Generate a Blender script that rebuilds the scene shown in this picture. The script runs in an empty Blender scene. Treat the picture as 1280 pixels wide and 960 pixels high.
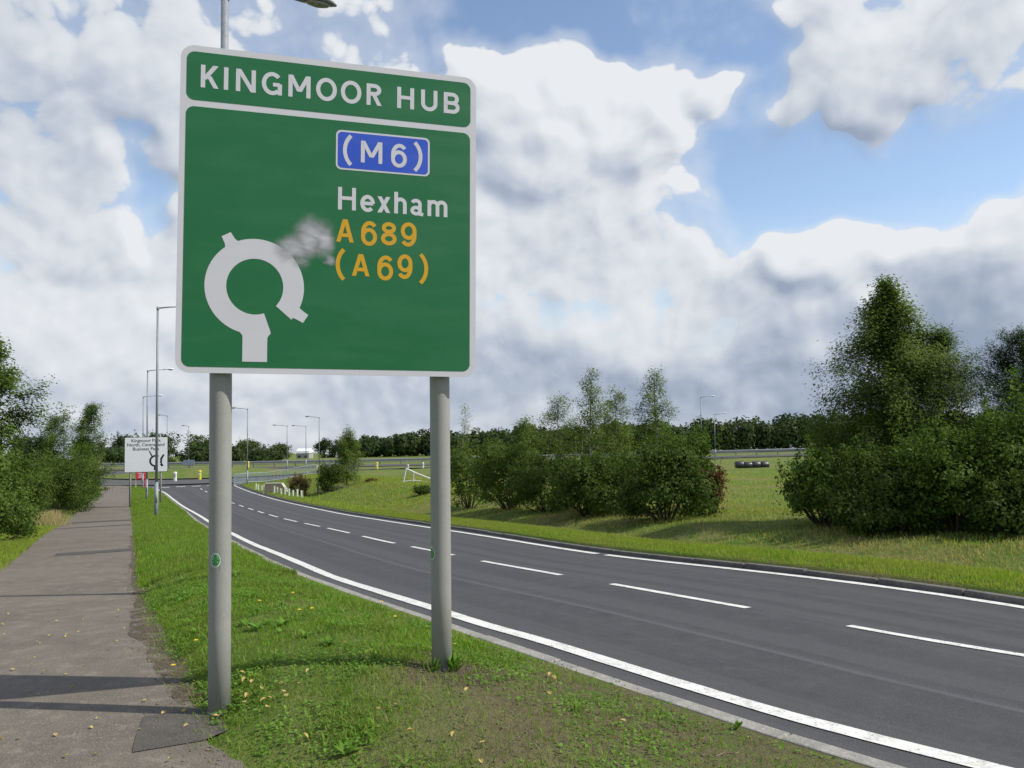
import bpy, bmesh, math, random
import numpy as np
from mathutils import Matrix, Vector

sc = bpy.context.scene
COL = sc.collection
R = math.radians

# ------------------------------------------------------------------ camera
PITCH, ROLL, EYE = R(2.6), R(.65), 1.6
cam_d = bpy.data.cameras.new('camera')
cam_d.sensor_width = 36
cam_d.lens = 36 * 1035 / 1280
cam_d.clip_end = 8000
cam = bpy.data.objects.new('camera', cam_d)
COL.objects.link(cam)
fw = Vector((0, math.cos(PITCH), math.sin(PITCH)))
up0 = Vector((0, -math.sin(PITCH), math.cos(PITCH)))
rt0 = Vector((1, 0, 0))
up = up0 * math.cos(ROLL) + rt0 * math.sin(ROLL)
rt = rt0 * math.cos(ROLL) - up0 * math.sin(ROLL)
M4 = Matrix((rt, up, -fw)).transposed().to_4x4()
M4.translation = (0, 0, EYE)
cam.matrix_world = M4
sc.camera = cam

# ------------------------------------------------------------------ light
SUN_DIR = Vector((1.0, -.16, 0)).normalized()
SUN_EL = R(46)
sun_vec = Vector((SUN_DIR.x * math.cos(SUN_EL), SUN_DIR.y * math.cos(SUN_EL), math.sin(SUN_EL)))
sl = bpy.data.lights.new('sun', 'SUN')
sl.energy = 5.0
sl.angle = R(.53)
sl.color = (1, .955, .88)
so = bpy.data.objects.new('sun', sl)
COL.objects.link(so)
so.rotation_euler = sun_vec.to_track_quat('Z', 'Y').to_euler()
so.location = (20, -5, 30)

sc.view_settings.view_transform = 'Standard'
sc.view_settings.look = 'None'
sc.view_settings.exposure = 0.0
sc.view_settings.gamma = 1.0
sc.view_settings.use_curve_mapping = False


# ------------------------------------------------------------------ node helper
class NT:
    def __init__(s, tree):
        s.t = tree

    def n(s, typ, **kw):
        nd = s.t.nodes.new(typ)
        for k, v in kw.items():
            setattr(nd, k, v)
        return nd

    def put(s, sock, v):
        if isinstance(v, bpy.types.NodeSocket):
            s.t.links.new(v, sock)
        elif v is not None:
            sock.default_value = v

    def m(s, op, a, b=None, c=None, clamp=False):
        nd = s.n('ShaderNodeMath', operation=op, use_clamp=clamp)
        s.put(nd.inputs[0], a)
        s.put(nd.inputs[1], b)
        if c is not None:
            s.put(nd.inputs[2], c)
        return nd.outputs[0]

    def vm(s, op, a, b=None):
        nd = s.n('ShaderNodeVectorMath', operation=op)
        s.put(nd.inputs[0], a)
        if b is not None:
            s.put(nd.inputs[1], b)
        return nd.outputs[1] if op in ('LENGTH', 'DISTANCE', 'DOT_PRODUCT') else nd.outputs[0]

    def ss(s, v, lo, hi, a=0., b=1.):
        nd = s.n('ShaderNodeMapRange', interpolation_type='SMOOTHSTEP')
        s.put(nd.inputs[0], v)
        s.put(nd.inputs[1], lo)
        s.put(nd.inputs[2], hi)
        s.put(nd.inputs[3], a)
        s.put(nd.inputs[4], b)
        return nd.outputs[0]

    def mix(s, f, a, b, blend='MIX'):
        nd = s.n('ShaderNodeMix', data_type='RGBA', blend_type=blend)
        s.put(nd.inputs[0], f)
        s.put(nd.inputs[6], a if isinstance(a, bpy.types.NodeSocket) else (*a, 1))
        s.put(nd.inputs[7], b if isinstance(b, bpy.types.NodeSocket) else (*b, 1))
        return nd.outputs[2]

    def noise(s, vec, scale, detail=4, rough=.55, dist=0.):
        nd = s.n('ShaderNodeTexNoise')
        s.put(nd.inputs['Vector'], vec)
        nd.inputs['Scale'].default_value = scale
        nd.inputs['Detail'].default_value = detail
        nd.inputs['Roughness'].default_value = rough
        nd.inputs['Distortion'].default_value = dist
        return nd.outputs[0]

    def vor(s, vec, scale, detail=0., rough=.5, feature='F1', smooth=None):
        nd = s.n('ShaderNodeTexVoronoi', feature=feature)
        s.put(nd.inputs['Vector'], vec)
        nd.inputs['Scale'].default_value = scale
        nd.inputs['Detail'].default_value = detail
        nd.inputs['Roughness'].default_value = rough
        if smooth is not None:
            nd.inputs['Smoothness'].default_value = smooth
        return nd.outputs[0]


# ------------------------------------------------------------------ world: broken cumulus over a blue sky
world = bpy.data.worlds.new('World')
sc.world = world
world.use_nodes = True
wt = world.node_tree
wt.nodes.clear()
w = NT(wt)
wout = w.n('ShaderNodeOutputWorld')
wbg = w.n('ShaderNodeBackground')
wbg.inputs[1].default_value = .13
wt.links.new(wbg.outputs[0], wout.inputs[0])
sky = w.n('ShaderNodeTexSky', sky_type='NISHITA', sun_disc=False)
sky.sun_elevation = SUN_EL
sky.sun_rotation = math.atan2(SUN_DIR.x, SUN_DIR.y)
sky.air_density = 1.0
sky.dust_density = .6
sky.ozone_density = 1.4
# cloud banks: (direction x, direction z, half width, half height, amount)
COVER = [
    (0.091, 0.298, 0.17, 0.096, 0.68), (0.143, 0.382, 0.072, 0.069, 0.6), (-0.015, 0.347, 0.101, 0.078, 0.55), (0.21, 0.266, 0.055, 0.06, 0.48),
    (0.406, 0.378, 0.229, 0.101, 0.62), (0.362, 0.193, 0.057, 0.064, 0.6), (0.467, 0.153, 0.174, 0.078, 0.5), (-0.482, 0.302, 0.229, 0.229, 0.5),
    (-0.308, 0.182, 0.22, 0.101, 0.32), (0.059, 0.159, 0.349, 0.073, 0.38), (0.0, 0.045, 0.872, 0.073, 0.44), (-0.261, 0.42, 0.156, 0.092, 0.22),
    (-0.461, 0.097, 0.119, 0.073, 0.4), (0.33, 0.264, 0.174, 0.05, -0.8), (0.239, 0.358, 0.046, 0.101, -0.75), (0.049, 0.428, 0.101, 0.06, -0.62),
    (-0.386, 0.273, 0.031, 0.064, -0.55), (0.486, 0.25, 0.119, 0.031, -0.6), (-0.066, 0.44, 0.064, 0.046, -0.2), (0.242, 0.207, 0.055, 0.028, -0.25),
]
THICK = [
    (0.362, 0.335, 0.174, 0.064, 0.3), (-0.467, 0.354, 0.193, 0.119, 0.3), (-0.421, 0.2, 0.156, 0.046, 0.2), (0.32, 0.039, 0.422, 0.073, 0.62),
    (-0.208, 0.037, 0.303, 0.041, 0.28), (0.52, 0.082, 0.119, 0.087, 0.45), (0.116, 0.19, 0.174, 0.032, 0.2), (0.269, 0.16, 0.064, 0.041, 0.22),
    (0.441, 0.13, 0.064, 0.055, 0.3), (0.0, 0.084, 0.275, 0.037, 0.18),
]
CLOUD = [(6.3, 6.45, 6.7), (5.4, 5.7, 6.1), (4.0, 4.45, 5.15), (2.45, 2.95, 3.85)]
SKY_TINT = (1.38, 1.34, 1.32)


def cloud_group():
    g = bpy.data.node_groups.new('cloud_density', 'ShaderNodeTree')
    g.interface.new_socket('v', in_out='INPUT', socket_type='NodeSocketVector')
    g.interface.new_socket('d', in_out='OUTPUT', socket_type='NodeSocketFloat')
    g.interface.new_socket('t', in_out='OUTPUT', socket_type='NodeSocketFloat')
    g.interface.new_socket('s', in_out='OUTPUT', socket_type='NodeSocketFloat')
    k = NT(g)
    gi = k.n('NodeGroupInput')
    go = k.n('NodeGroupOutput')
    v = gi.outputs[0]
    # wobble so that banks are never ellipses
    wob = k.n('ShaderNodeTexNoise')
    k.put(wob.inputs['Vector'], v)
    wob.inputs['Scale'].default_value = 7
    wob.inputs['Detail'].default_value = 2
    off = k.vm('SCALE', k.vm('SUBTRACT', wob.outputs[1], (.5, .5, .5)))
    off.node.inputs['Scale'].default_value = .22
    vv = k.vm('ADD', v, off)

    def field(lst):
        tot = None
        for cx, cz, rx, rz, a in lst:
            d = k.vm('SUBTRACT', vv, (cx, 0, cz))
            d = k.vm('MULTIPLY', d, (1 / rx, 0, 1 / rz))
            f = k.ss(k.vm('LENGTH', d), 1.45, .2, 0, a)
            tot = f if tot is None else k.m('ADD', tot, f)
        return tot
    cov = field(COVER)
    thick = field(THICK)
    st = k.vm('MULTIPLY', v, (1, 1, 1.6))
    n0 = k.m('SUBTRACT', k.noise(st, 4.2, 1.5, .5), .5)
    n1 = k.m('SUBTRACT', k.noise(k.vm('ADD', st, off), 13, 6, .6), .5)
    o2 = k.vm('SCALE', off)
    o2.node.inputs['Scale'].default_value = .22
    wv = k.vm('ADD', k.vm('MULTIPLY', v, (1, 1, 1.15)), o2)
    puff = k.m('SUBTRACT', .90, k.vor(wv, 19, 2.0, .5))
    soft = k.m('SUBTRACT', k.m('MULTIPLY_ADD', n0, 1.05, cov), .12)
    d = k.m('MULTIPLY_ADD', n1, .50, soft)
    d = k.m('MULTIPLY_ADD', puff, .42, d)
    g.links.new(d, go.inputs[0])
    g.links.new(thick, go.inputs[1])
    g.links.new(soft, go.inputs[2])
    return g


cg = cloud_group()
tc = w.n('ShaderNodeTexCoord')
dirv = w.vm('NORMALIZE', tc.outputs['Generated'])


def dens(vec):
    nd = w.n('ShaderNodeGroup', node_tree=cg)
    w.put(nd.inputs[0], vec)
    return nd.outputs


d0 = dens(dirv)
d1 = dens(w.vm('ADD', dirv, (.009, 0, .013)))
alpha = w.ss(d0[0], -.03, .14)
alpha = w.m('MAXIMUM', alpha, w.ss(d0[0], -.55, .20, 0, .45))
core = w.ss(d1[2], .10, .95)
relief = w.m('MULTIPLY', w.m('SUBTRACT', d1[2], d0[2]), 1.0)
relief = w.m('MULTIPLY_ADD', w.m('SUBTRACT', d1[0], d0[0]), .70, relief)
shade = w.m('ADD', w.m('MULTIPLY_ADD', core, .08, .19), relief)
shade = w.m('ADD', shade, d0[1], clamp=True)
ramp = w.n('ShaderNodeValToRGB')
w.put(ramp.inputs[0], shade)
el = ramp.color_ramp.elements
for pos_, c_ in ((0, CLOUD[0]), (.3, CLOUD[1]), (.6, CLOUD[2]), (1, CLOUD[3])):
    e = el[0] if pos_ == 0 else (el[-1] if pos_ == 1 else el.new(pos_))
    e.position = pos_
    e.color = (*c_, 1)
blue = w.mix(1., sky.outputs[0], SKY_TINT, 'MULTIPLY')
sep = w.n('ShaderNodeSeparateXYZ')
w.put(sep.inputs[0], dirv)
alpha = w.m('MAXIMUM', alpha, w.ss(sep.outputs[2], .25, .05, 0, .97))
ccol = w.mix(alpha, blue, ramp.outputs[0])
# below the horizon: plain dim ground tone
ccol = w.mix(w.ss(sep.outputs[2], -.02, -.06), ccol, (1.2, 1.3, 1.1))
wt.links.new(ccol, wbg.inputs[0])
world.cycles.sampling_method = 'MANUAL'
world.cycles.sample_map_resolution = 256

# ------------------------------------------------------------------ materials
MATS = {}


def new_mat(name):
    m = bpy.data.materials.new(name)
    m.use_nodes = True
    m.node_tree.nodes.clear()
    k = NT(m.node_tree)
    out = k.n('ShaderNodeOutputMaterial')
    MATS[name] = m
    return m, k, out


def pm(name, c1, c2=None, scale=5., c3=None, scale3=30., rough=.8, bump=0., bscale=60., spec=.3, metal=0., r2=None, coat=0.):
    """principled surface, two noise layers of colour, optional bump"""
    m, k, out = new_mat(name)
    p = k.n('ShaderNodeBsdfPrincipled')
    co = k.n('ShaderNodeTexCoord').outputs['Object']
    col = None
    if c2 is not None:
        f = k.ss(k.noise(co, scale, 5, .6), .35, .65)
        col = k.mix(f, c1, c2)
        if c3 is not None:
            f3 = k.ss(k.noise(co, scale3, 4, .6), .5, .75)
            col = k.mix(f3, col, c3)
        k.put(p.inputs['Base Color'], col)
    else:
        p.inputs['Base Color'].default_value = (*c1, 1)
    if r2 is not None:
        k.put(p.inputs['Roughness'], k.ss(k.noise(co, scale * 2, 4), .3, .7, rough, r2))
    else:
        p.inputs['Roughness'].default_value = rough
    p.inputs['Specular IOR Level'].default_value = spec
    p.inputs['Metallic'].default_value = metal
    p.inputs['Coat Weight'].default_value = coat
    if bump:
        b = k.n('ShaderNodeBump')
        b.inputs['Strength'].default_value = bump
        b.inputs['Distance'].default_value = .02
        k.put(b.inputs['Height'], k.noise(co, bscale, 4, .6))
        k.put(p.inputs['Normal'], b.outputs[0])
    k.t.links.new(p.outputs[0], out.inputs[0])
    return m


def leaf_mat(name, ca, cb, trans=.35, rough=.55, patch=None, pscale=1.5, cc=None, cl=3.0):
    m, k, out = new_mat(name)
    p = k.n('ShaderNodeBsdfPrincipled')
    geo = k.n('ShaderNodeNewGeometry')
    rnd = geo.outputs['Random Per Island']
    co_ = k.n('ShaderNodeTexCoord').outputs['Object']
    clump = k.ss(k.noise(co_, cl, 2, .5), .32, .68)
    col = k.mix(k.m('MULTIPLY_ADD', rnd, .4, k.m('MULTIPLY', clump, .6)), ca, cb)
    if cc is not None:
        col = k.mix(k.ss(rnd, .82, .9), col, cc)
    if patch is not None:
        co = k.n('ShaderNodeTexCoord').outputs['Object']
        col = k.mix(k.ss(k.noise(co, pscale, 4), .42, .60), col, patch)
    k.put(p.inputs['Base Color'], col)
    p.inputs['Roughness'].default_value = rough
    p.inputs['Specular IOR Level'].default_value = .08
    t = k.n('ShaderNodeBsdfTranslucent')
    k.put(t.inputs[0], k.mix(1., col, (1.25, 1.35, .7), 'MULTIPLY'))
    mx = k.n('ShaderNodeMixShader')
    mx.inputs[0].default_value = trans
    k.t.links.new(p.outputs[0], mx.inputs[1])
    k.t.links.new(t.outputs[0], mx.inputs[2])
    k.t.links.new(mx.outputs[0], out.inputs[0])
    return m


def ground_mat():
    m, k, out = new_mat('turf_soil')
    p = k.n('ShaderNodeBsdfPrincipled')
    co = k.n('ShaderNodeTexCoord').outputs['Object']
    a = k.noise(co, .35, 5, .6)
    b = k.noise(co, 2.6, 5, .65)
    c = k.noise(co, 22, 4, .7)
    st = k.vm('MULTIPLY', co, (1., 1., 1.))
    fine = k.noise(st, 75, 3, .7)
    green = k.mix(k.ss(b, .35, .65), (.095, .155, .024), (.150, .215, .040))
    straw = k.mix(k.ss(c, .3, .7), (.25, .225, .090), (.17, .18, .058))
    col = k.mix(k.m('MULTIPLY', k.ss(a, .42, .58), k.ss(b, .30, .58)), green, straw)
    soil = k.mix(k.ss(c, .35, .7), (.070, .056, .032), (.105, .085, .050))
    col = k.mix(k.ss(k.m('MULTIPLY_ADD', b, .5, k.m('MULTIPLY', c, .5)), .54, .64, 0, .6), col, soil)
    col = k.mix(k.ss(fine, .3, .75, 0, .45), col, (.045, .06, .015))
    worn = k.m('MAXIMUM', k.ss(k.vm('DISTANCE', co, (.75, 4.45, .05)), 1.9, .5, 0, .75), k.ss(k.vm('DISTANCE', co, (-.28, 5.06, .1)), .55, .15))
    worn = k.m('MULTIPLY', worn, k.ss(k.m('MULTIPLY_ADD', b, .6, k.m('MULTIPLY', c, .4)), .36, .54))
    col = k.mix(worn, col, k.mix(k.ss(fine, .35, .65), (.085, .064, .042), (.135, .105, .072)))
    k.put(p.inputs['Base Color'], col)
    p.inputs['Roughness'].default_value = .95
    p.inputs['Specular IOR Level'].default_value = .1
    bp = k.n('ShaderNodeBump')
    bp.inputs['Strength'].default_value = .8
    bp.inputs['Distance'].default_value = .05
    k.put(bp.inputs['Height'], k.m('ADD', c, k.m('MULTIPLY', fine, .6)))
    k.put(p.inputs['Normal'], bp.outputs[0])
    k.t.links.new(p.outputs[0], out.inputs[0])
    return m


def tarmac_mat(name, base, light, dark, warm, grit, streak_dir=None):
    m, k, out = new_mat(name)
    p = k.n('ShaderNodeBsdfPrincipled')
    co = k.n('ShaderNodeTexCoord').outputs['Object']
    big = k.noise(co, .8, 5, .6)
    mid = k.noise(co, 5.5, 5, .65)
    gr = k.vor(co, grit)
    fine = k.noise(co, grit * .7, 2, .6)
    col = k.mix(k.ss(big, .35, .65), base, warm)
    col = k.mix(k.ss(mid, .5, .72, 0, .7), col, light)
    col = k.mix(k.ss(mid, .48, .28, 0, .6), col, dark)
    if streak_dir is not None:
        # wheel-worn bands and a paving seam, following the carriageway
        at = k.n('ShaderNodeAttribute', attribute_name='across')
        q = k.m('MULTIPLY_ADD', big, .012, at.outputs['Fac'])
        n = k.n('ShaderNodeTexNoise', noise_dimensions='1D')
        k.put(n.inputs['W'], q)
        n.inputs['Scale'].default_value = 11
        n.inputs['Detail'].default_value = 4
        col = k.mix(k.ss(n.outputs[0], .42, .60, 0, .75), col, light)
        seam = k.ss(k.m('ABSOLUTE', k.m('SUBTRACT', q, .345)), .009, .002, 0, .5)
        col = k.mix(seam, col, tuple(c * 1.5 for c in light))
        edge = k.ss(q, .10, .02, 0, .55)
        col = k.mix(k.m('MULTIPLY', edge, k.ss(mid, .35, .65)), col, (.115, .105, .09))
    sp = k.ss(fine, .56, .72)
    col = k.mix(k.m('MULTIPLY', sp, .45), col, tuple(min(1, c * 2.1) for c in light))
    col = k.mix(k.ss(fine, .42, .3, 0, .5), col, tuple(c * .45 for c in dark))
    k.put(p.inputs['Base Color'], col)
    p.inputs['Roughness'].default_value = .85
    p.inputs['Specular IOR Level'].default_value = .25
    bp = k.n('ShaderNodeBump')
    bp.inputs['Strength'].default_value = .35
    bp.inputs['Distance'].default_value = .008
    k.put(bp.inputs['Height'], k.m('ADD', gr, fine))
    k.put(p.inputs['Normal'], bp.outputs[0])
    k.t.links.new(p.outputs[0], out.inputs[0])
    return m


def paint_mat():
    m, k, out = new_mat('road_paint')
    p = k.n('ShaderNodeBsdfPrincipled')
    co = k.n('ShaderNodeTexCoord').outputs['Object']
    a = k.noise(co, 9, 5, .7)
    b = k.noise(co, 60, 3, .6)
    col = k.mix(k.ss(a, .4, .7), (.66, .65, .60), (.50, .49, .45))
    col = k.mix(k.m('MULTIPLY', k.ss(b, .54, .68), k.ss(a, .38, .62, .25, 1.)), col, (.14, .14, .14))
    k.put(p.inputs['Base Color'], col)
    p.inputs['Roughness'].default_value = .7
    k.t.links.new(p.outputs[0], out.inputs[0])


def sheeting_mat(name, c, dirt, rough=.38):
    """retro-reflective sign sheeting with a little grime"""
    m, k, out = new_mat(name)
    p = k.n('ShaderNodeBsdfPrincipled')
    co = k.n('ShaderNodeTexCoord').outputs['Object']
    st = k.vm('MULTIPLY', co, (1.2, 1, 5))
    a = k.noise(st, 1.6, 5, .6, .4)
    b = k.noise(co, 40, 3, .6)
    col = k.mix(k.ss(a, .45, .75, 0, .55), c, dirt)
    col = k.mix(k.ss(b, .70, .78, 0, .5), col, tuple(min(1, x * 1.6 + .05) for x in c))
    k.put(p.inputs['Base Color'], col)
    k.put(p.inputs['Roughness'], k.ss(a, .3, .7, rough, rough + .2))
    p.inputs['Specular IOR Level'].default_value = .45
    k.t.links.new(p.outputs[0], out.inputs[0])


ground_mat()
tarmac_mat('road_tarmac', (.053, .0535, .056), (.074, .0745, .077), (.041, .041, .043), (.058, .058, .060), 190, (.903, .43, 0))
tarmac_mat('path_tarmac', (.150, .130, .103), (.215, .188, .148), (.095, .083, .067), (.118, .102, .080), 150)
tarmac_mat('dark_tarmac', (.068, .063, .057), (.105, .094, .080), (.050, .047, .044), (.082, .073, .062), 130)
paint_mat()
sheeting_mat('sign_green', (.005, .122, .036), (.014, .142, .050))
sheeting_mat('sign_white', (.56, .55, .575), (.50, .49, .515))
sheeting_mat('sign_blue', (.020, .075, .48), (.035, .10, .52))
sheeting_mat('sign_yellow', (.58, .315, .006), (.54, .29, .012))
sheeting_mat('sign_black', (.012, .012, .014), (.02, .02, .022))
sheeting_mat('sign_pale', (.62, .64, .66), (.55, .57, .58))
sheeting_mat('sign_red', (.62, .03, .06), (.55, .06, .08))
pm('post_grey', (.262, .262, .238), (.240, .240, .218), 5, (.285, .28, .26), 70, rough=.55, bump=.12, bscale=90, spec=.4)
pm('post_mortar', (.33, .31, .28), (.24, .22, .2), 20, rough=.9, bump=.4)
pm('galvanised', (.24, .26, .28), (.19, .21, .23), 14, (.30, .32, .34), 60, rough=.55, spec=.4, metal=.2)
pm('lantern_grey', (.24, .25, .26), (.2, .21, .22), 14, rough=.45, spec=.5)
pm('lantern_white', (.62, .64, .66), (.55, .57, .6), 14, rough=.35, spec=.5)
pm('lantern_lens', (.20, .20, .16), (.28, .27, .22), 30, rough=.15, spec=.6)
pm('aluminium_back', (.42, .43, .44), (.36, .37, .38), 10, rough=.5, spec=.5, metal=.5)
pm('kerb_concrete', (.30, .285, .25), (.22, .21, .185), 6, (.38, .36, .32), 40, rough=.9, bump=.4, bscale=70)
pm('kerb_dark', (.15, .14, .125), (.11, .105, .095), 6, (.2, .19, .17), 40, rough=.9, bump=.4, bscale=70)
pm('brick_wall', (.46, .36, .27), (.38, .29, .22), 8, rough=.9, bump=.4)
pm('stone_coping', (.48, .45, .40), (.40, .38, .34), 8, rough=.9)
pm('bark_dark', (.075, .060, .042), (.11, .09, .065), 14, rough=.95, bump=.6, bscale=40)
pm('bark_birch', (.36, .34, .30), (.17, .15, .12), 9, (.07, .06, .05), 16, rough=.85, bump=.4, bscale=40)
pm('white_wall', (.62, .62, .60), (.54, .54, .53), 1.2, rough=.8)
pm('white_roof', (.74, .75, .76), (.66, .67, .68), .8, rough=.6)
pm('window_dark', (.03, .035, .04), rough=.15, spec=.6)
pm('plastic_yellow', (.62, .55, .06), (.55, .49, .08), 8, rough=.5)
pm('plastic_white', (.70, .70, .62), (.62, .62, .55), 8, rough=.5)
pm('timber_pale', (.46, .41, .31), (.36, .32, .24), 10, rough=.9)
pm('timber_brown', (.17, .12, .08), (.12, .085, .06), 10, rough=.9)
pm('rail_bluegrey', (.25, .30, .34), (.20, .24, .28), 8, rough=.5)
pm('pipe_white', (.62, .62, .60), (.5, .5, .48), 9, rough=.6)
pm('tube_green', (.42, .52, .36), (.50, .56, .44), 6, rough=.7)
pm('bale_black', (.018, .018, .022), (.03, .03, .035), 5, rough=.4, spec=.5)
pm('pebble', (.11, .085, .058), (.17, .14, .10), 8, rough=.9)
pm('twig', (.22, .17, .11), (.15, .11, .07), 20, rough=.95)
pm('sticker_green', (.045, .20, .05), (.06, .26, .07), 60, rough=.45)
pm('sticker_white', (.66, .70, .62), (.45, .55, .42), 70, rough=.45)
pm('petal_yellow', (.75, .55, .02), (.8, .6, .05), 30, rough=.6)
leaf_mat('grass_verge', (.115, .235, .020), (.195, .320, .040), .42, .5, (.165, .235, .045), 1.3, (.30, .27, .10))
leaf_mat('grass_bank', (.190, .265, .045), (.260, .305, .070), .42, .55, (.34, .295, .12), .45, (.40, .33, .15))
leaf_mat('grass_strip', (.185, .280, .032), (.255, .335, .050), .42, .55, (.255, .295, .06), .8, (.34, .31, .10))
leaf_mat('grass_pasture', (.225, .290, .055), (.290, .335, .075), .42, .55, (.33, .31, .10), .35, (.38, .33, .12))
leaf_mat('leaf_hawthorn', (.040, .072, .014), (.082, .122, .024), .30, .65)
leaf_mat('leaf_hedge', (.055, .095, .018), (.115, .165, .034), .32, .65)
leaf_mat('leaf_alder', (.052, .098, .016), (.110, .168, .030), .33, .6)
leaf_mat('leaf_birch', (.085, .130, .028), (.150, .200, .048), .40, .65)
leaf_mat('leaf_larch', (.070, .115, .032), (.115, .165, .045), .35, .65)
leaf_mat('leaf_fir', (.035, .068, .020), (.065, .105, .030), .28, .65)
leaf_mat('leaf_left', (.060, .110, .020), (.115, .175, .036), .35, .6)
leaf_mat('leaf_rust', (.095, .052, .026), (.15, .080, .036), .25, .7)
leaf_mat('leaf_brush', (.10, .06, .035), (.14, .11, .04), .25, .7)
leaf_mat('leaf_far', (.030, .052, .020), (.062, .090, .030), .22, .7, cl=.35)
leaf_mat('leaf_far_light', (.055, .085, .024), (.088, .122, .036), .25, .6)
leaf_mat('leaf_straw', (.33, .27, .13), (.42, .36, .19), .3, .8)
leaf_mat('leaf_fallen', (.42, .29, .08), (.50, .42, .20), .2, .7, None, 1, (.22, .12, .05))
leaf_mat('leaf_weed', (.090, .190, .022), (.165, .290, .045), .35, .5)


# ------------------------------------------------------------------ mesh helpers
def mesh_np(name, verts, quads=None, tris=None, mat=None, smooth=False):
    me = bpy.data.meshes.new(name)
    verts = np.asarray(verts, dtype=np.float32).reshape(-1, 3)
    nq = 0 if quads is None else len(quads)
    nt = 0 if tris is None else len(tris)
    me.vertices.add(len(verts))
    me.vertices.foreach_set('co', verts.ravel())
    loops = []
    if nq:
        loops.append(np.asarray(quads, dtype=np.int32).ravel())
    if nt:
        loops.append(np.asarray(tris, dtype=np.int32).ravel())
    lv = np.concatenate(loops)
    me.loops.add(len(lv))
    me.loops.foreach_set('vertex_index', lv)
    me.polygons.add(nq + nt)
    st = np.concatenate([np.arange(nq) * 4, nq * 4 + np.arange(nt) * 3]).astype(np.int32)
    me.polygons.foreach_set('loop_start', st)
    if smooth:
        me.polygons.foreach_set('use_smooth', np.ones(nq + nt, dtype=bool))
    me.update(calc_edges=True)
    me.validate()
    if mat:
        me.materials.append(MATS[mat])
    return me


class MB:
    """collects shapes for one mesh"""
    def __init__(s):
        s.v, s.f = [], []

    def add(s, vs, fs):
        b = len(s.v)
        s.v += [tuple(v) for v in vs]
        s.f += [tuple(i + b for i in f) for f in fs]
        return s

    def box(s, c, d, rz=0., M=None):
        x, y, z = (a / 2 for a in d)
        vs = [Vector((i * x, j * y, k * z)) for i in (-1, 1) for j in (-1, 1) for k in (-1, 1)]
        rot = Matrix.Rotation(rz, 3, 'Z')
        vs = [rot @ v + Vector(c) for v in vs]
        if M is not None:
            vs = [M @ v for v in vs]
        return s.add(vs, [(0, 1, 3, 2), (4, 6, 7, 5), (0, 4, 5, 1), (2, 3, 7, 6), (0, 2, 6, 4), (1, 5, 7, 3)])

    def tube(s, pts, rad, n=8, cap=True):
        pts = [Vector(p) for p in pts]
        if not hasattr(rad, '__len__'):
            rad = [rad] * len(pts)
        vs, fs = [], []
        prev = None
        for i, p in enumerate(pts):
            d = (pts[min(i + 1, len(pts) - 1)] - pts[max(i - 1, 0)]).normalized()
            if prev is None:
                a = Vector((0, 0, 1)) if abs(d.z) < .9 else Vector((1, 0, 0))
                u = d.cross(a).normalized()
            else:
                u = (prev - d * prev.dot(d)).normalized()
            prev = u
            v = d.cross(u)
            for k in range(n):
                t = 2 * math.pi * k / n
                vs.append(p + (u * math.cos(t) + v * math.sin(t)) * rad[i])
        for i in range(len(pts) - 1):
            for k in range(n):
                a, b = i * n + k, i * n + (k + 1) % n
                fs.append((a, b, b + n, a + n))
        if cap:
            fs.append(tuple(range(n - 1, -1, -1)))
            fs.append(tuple(range((len(pts) - 1) * n, len(pts) * n)))
        return s.add(vs, fs)

    def loft(s, rings, cap=True):
        n = len(rings[0])
        vs = [p for r in rings for p in r]
        fs = []
        for i in range(len(rings) - 1):
            for k in range(n):
                a, b = i * n + k, i * n + (k + 1) % n
                fs.append((a, b, b + n, a + n))
        if cap:
            fs += [tuple(range(n - 1, -1, -1)), tuple(range((len(rings) - 1) * n, len(rings) * n))]
        return s.add(vs, fs)

    def build(s, name, mat, parent=None, smooth=False, bevel=0.):
        me = bpy.data.meshes.new(name)
        me.from_pydata(s.v, [], s.f)
        bm = bmesh.new()
        bm.from_mesh(me)
        bmesh.ops.recalc_face_normals(bm, faces=bm.faces)
        if bevel:
            bmesh.ops.bevel(bm, geom=bm.edges[:], offset=bevel, segments=2, affect='EDGES', profile=.5)
        bm.to_mesh(me)
        bm.free()
        if smooth:
            for p in me.polygons:
                p.use_smooth = len(p.vertices) == 4
        me.materials.append(MATS[mat])
        return link(name, me, parent)


def link(name, data, parent=None):
    o = bpy.data.objects.new(name, data)
    COL.objects.link(o)
    if parent is not None:
        o.parent = parent
    return o


def tag(o, label, cat, group=None):
    o['label'] = label
    o['category'] = cat
    if group:
        o['group'] = group
    return o


def thing(name, label, cat, loc, rz=0., group=None):
    o = bpy.data.objects.new(name, None)
    o.empty_display_size = .2
    COL.objects.link(o)
    o.location = loc
    o.rotation_euler = (0, 0, rz)
    return tag(o, label, cat, group)


def structure(o, label=None):
    o['kind'] = 'structure'
    if label:
        o['label'] = label
    return o


def copy_tree(o, parent=None):
    c = o.copy()
    COL.objects.link(c)
    c.parent = parent
    for ch in list(o.children):
        copy_tree(ch, c)
    return c


# ------------------------------------------------------------------ terrain: p runs along the path, q to its right
PD = np.array([-.43, .903])
PD = PD / np.linalg.norm(PD)


def XY(p, q):
    return p * PD[0] + q * PD[1], p * PD[1] - q * PD[0]


def PQ(x, y):
    return x * PD[0] + y * PD[1], x * PD[1] - y * PD[0]


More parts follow.
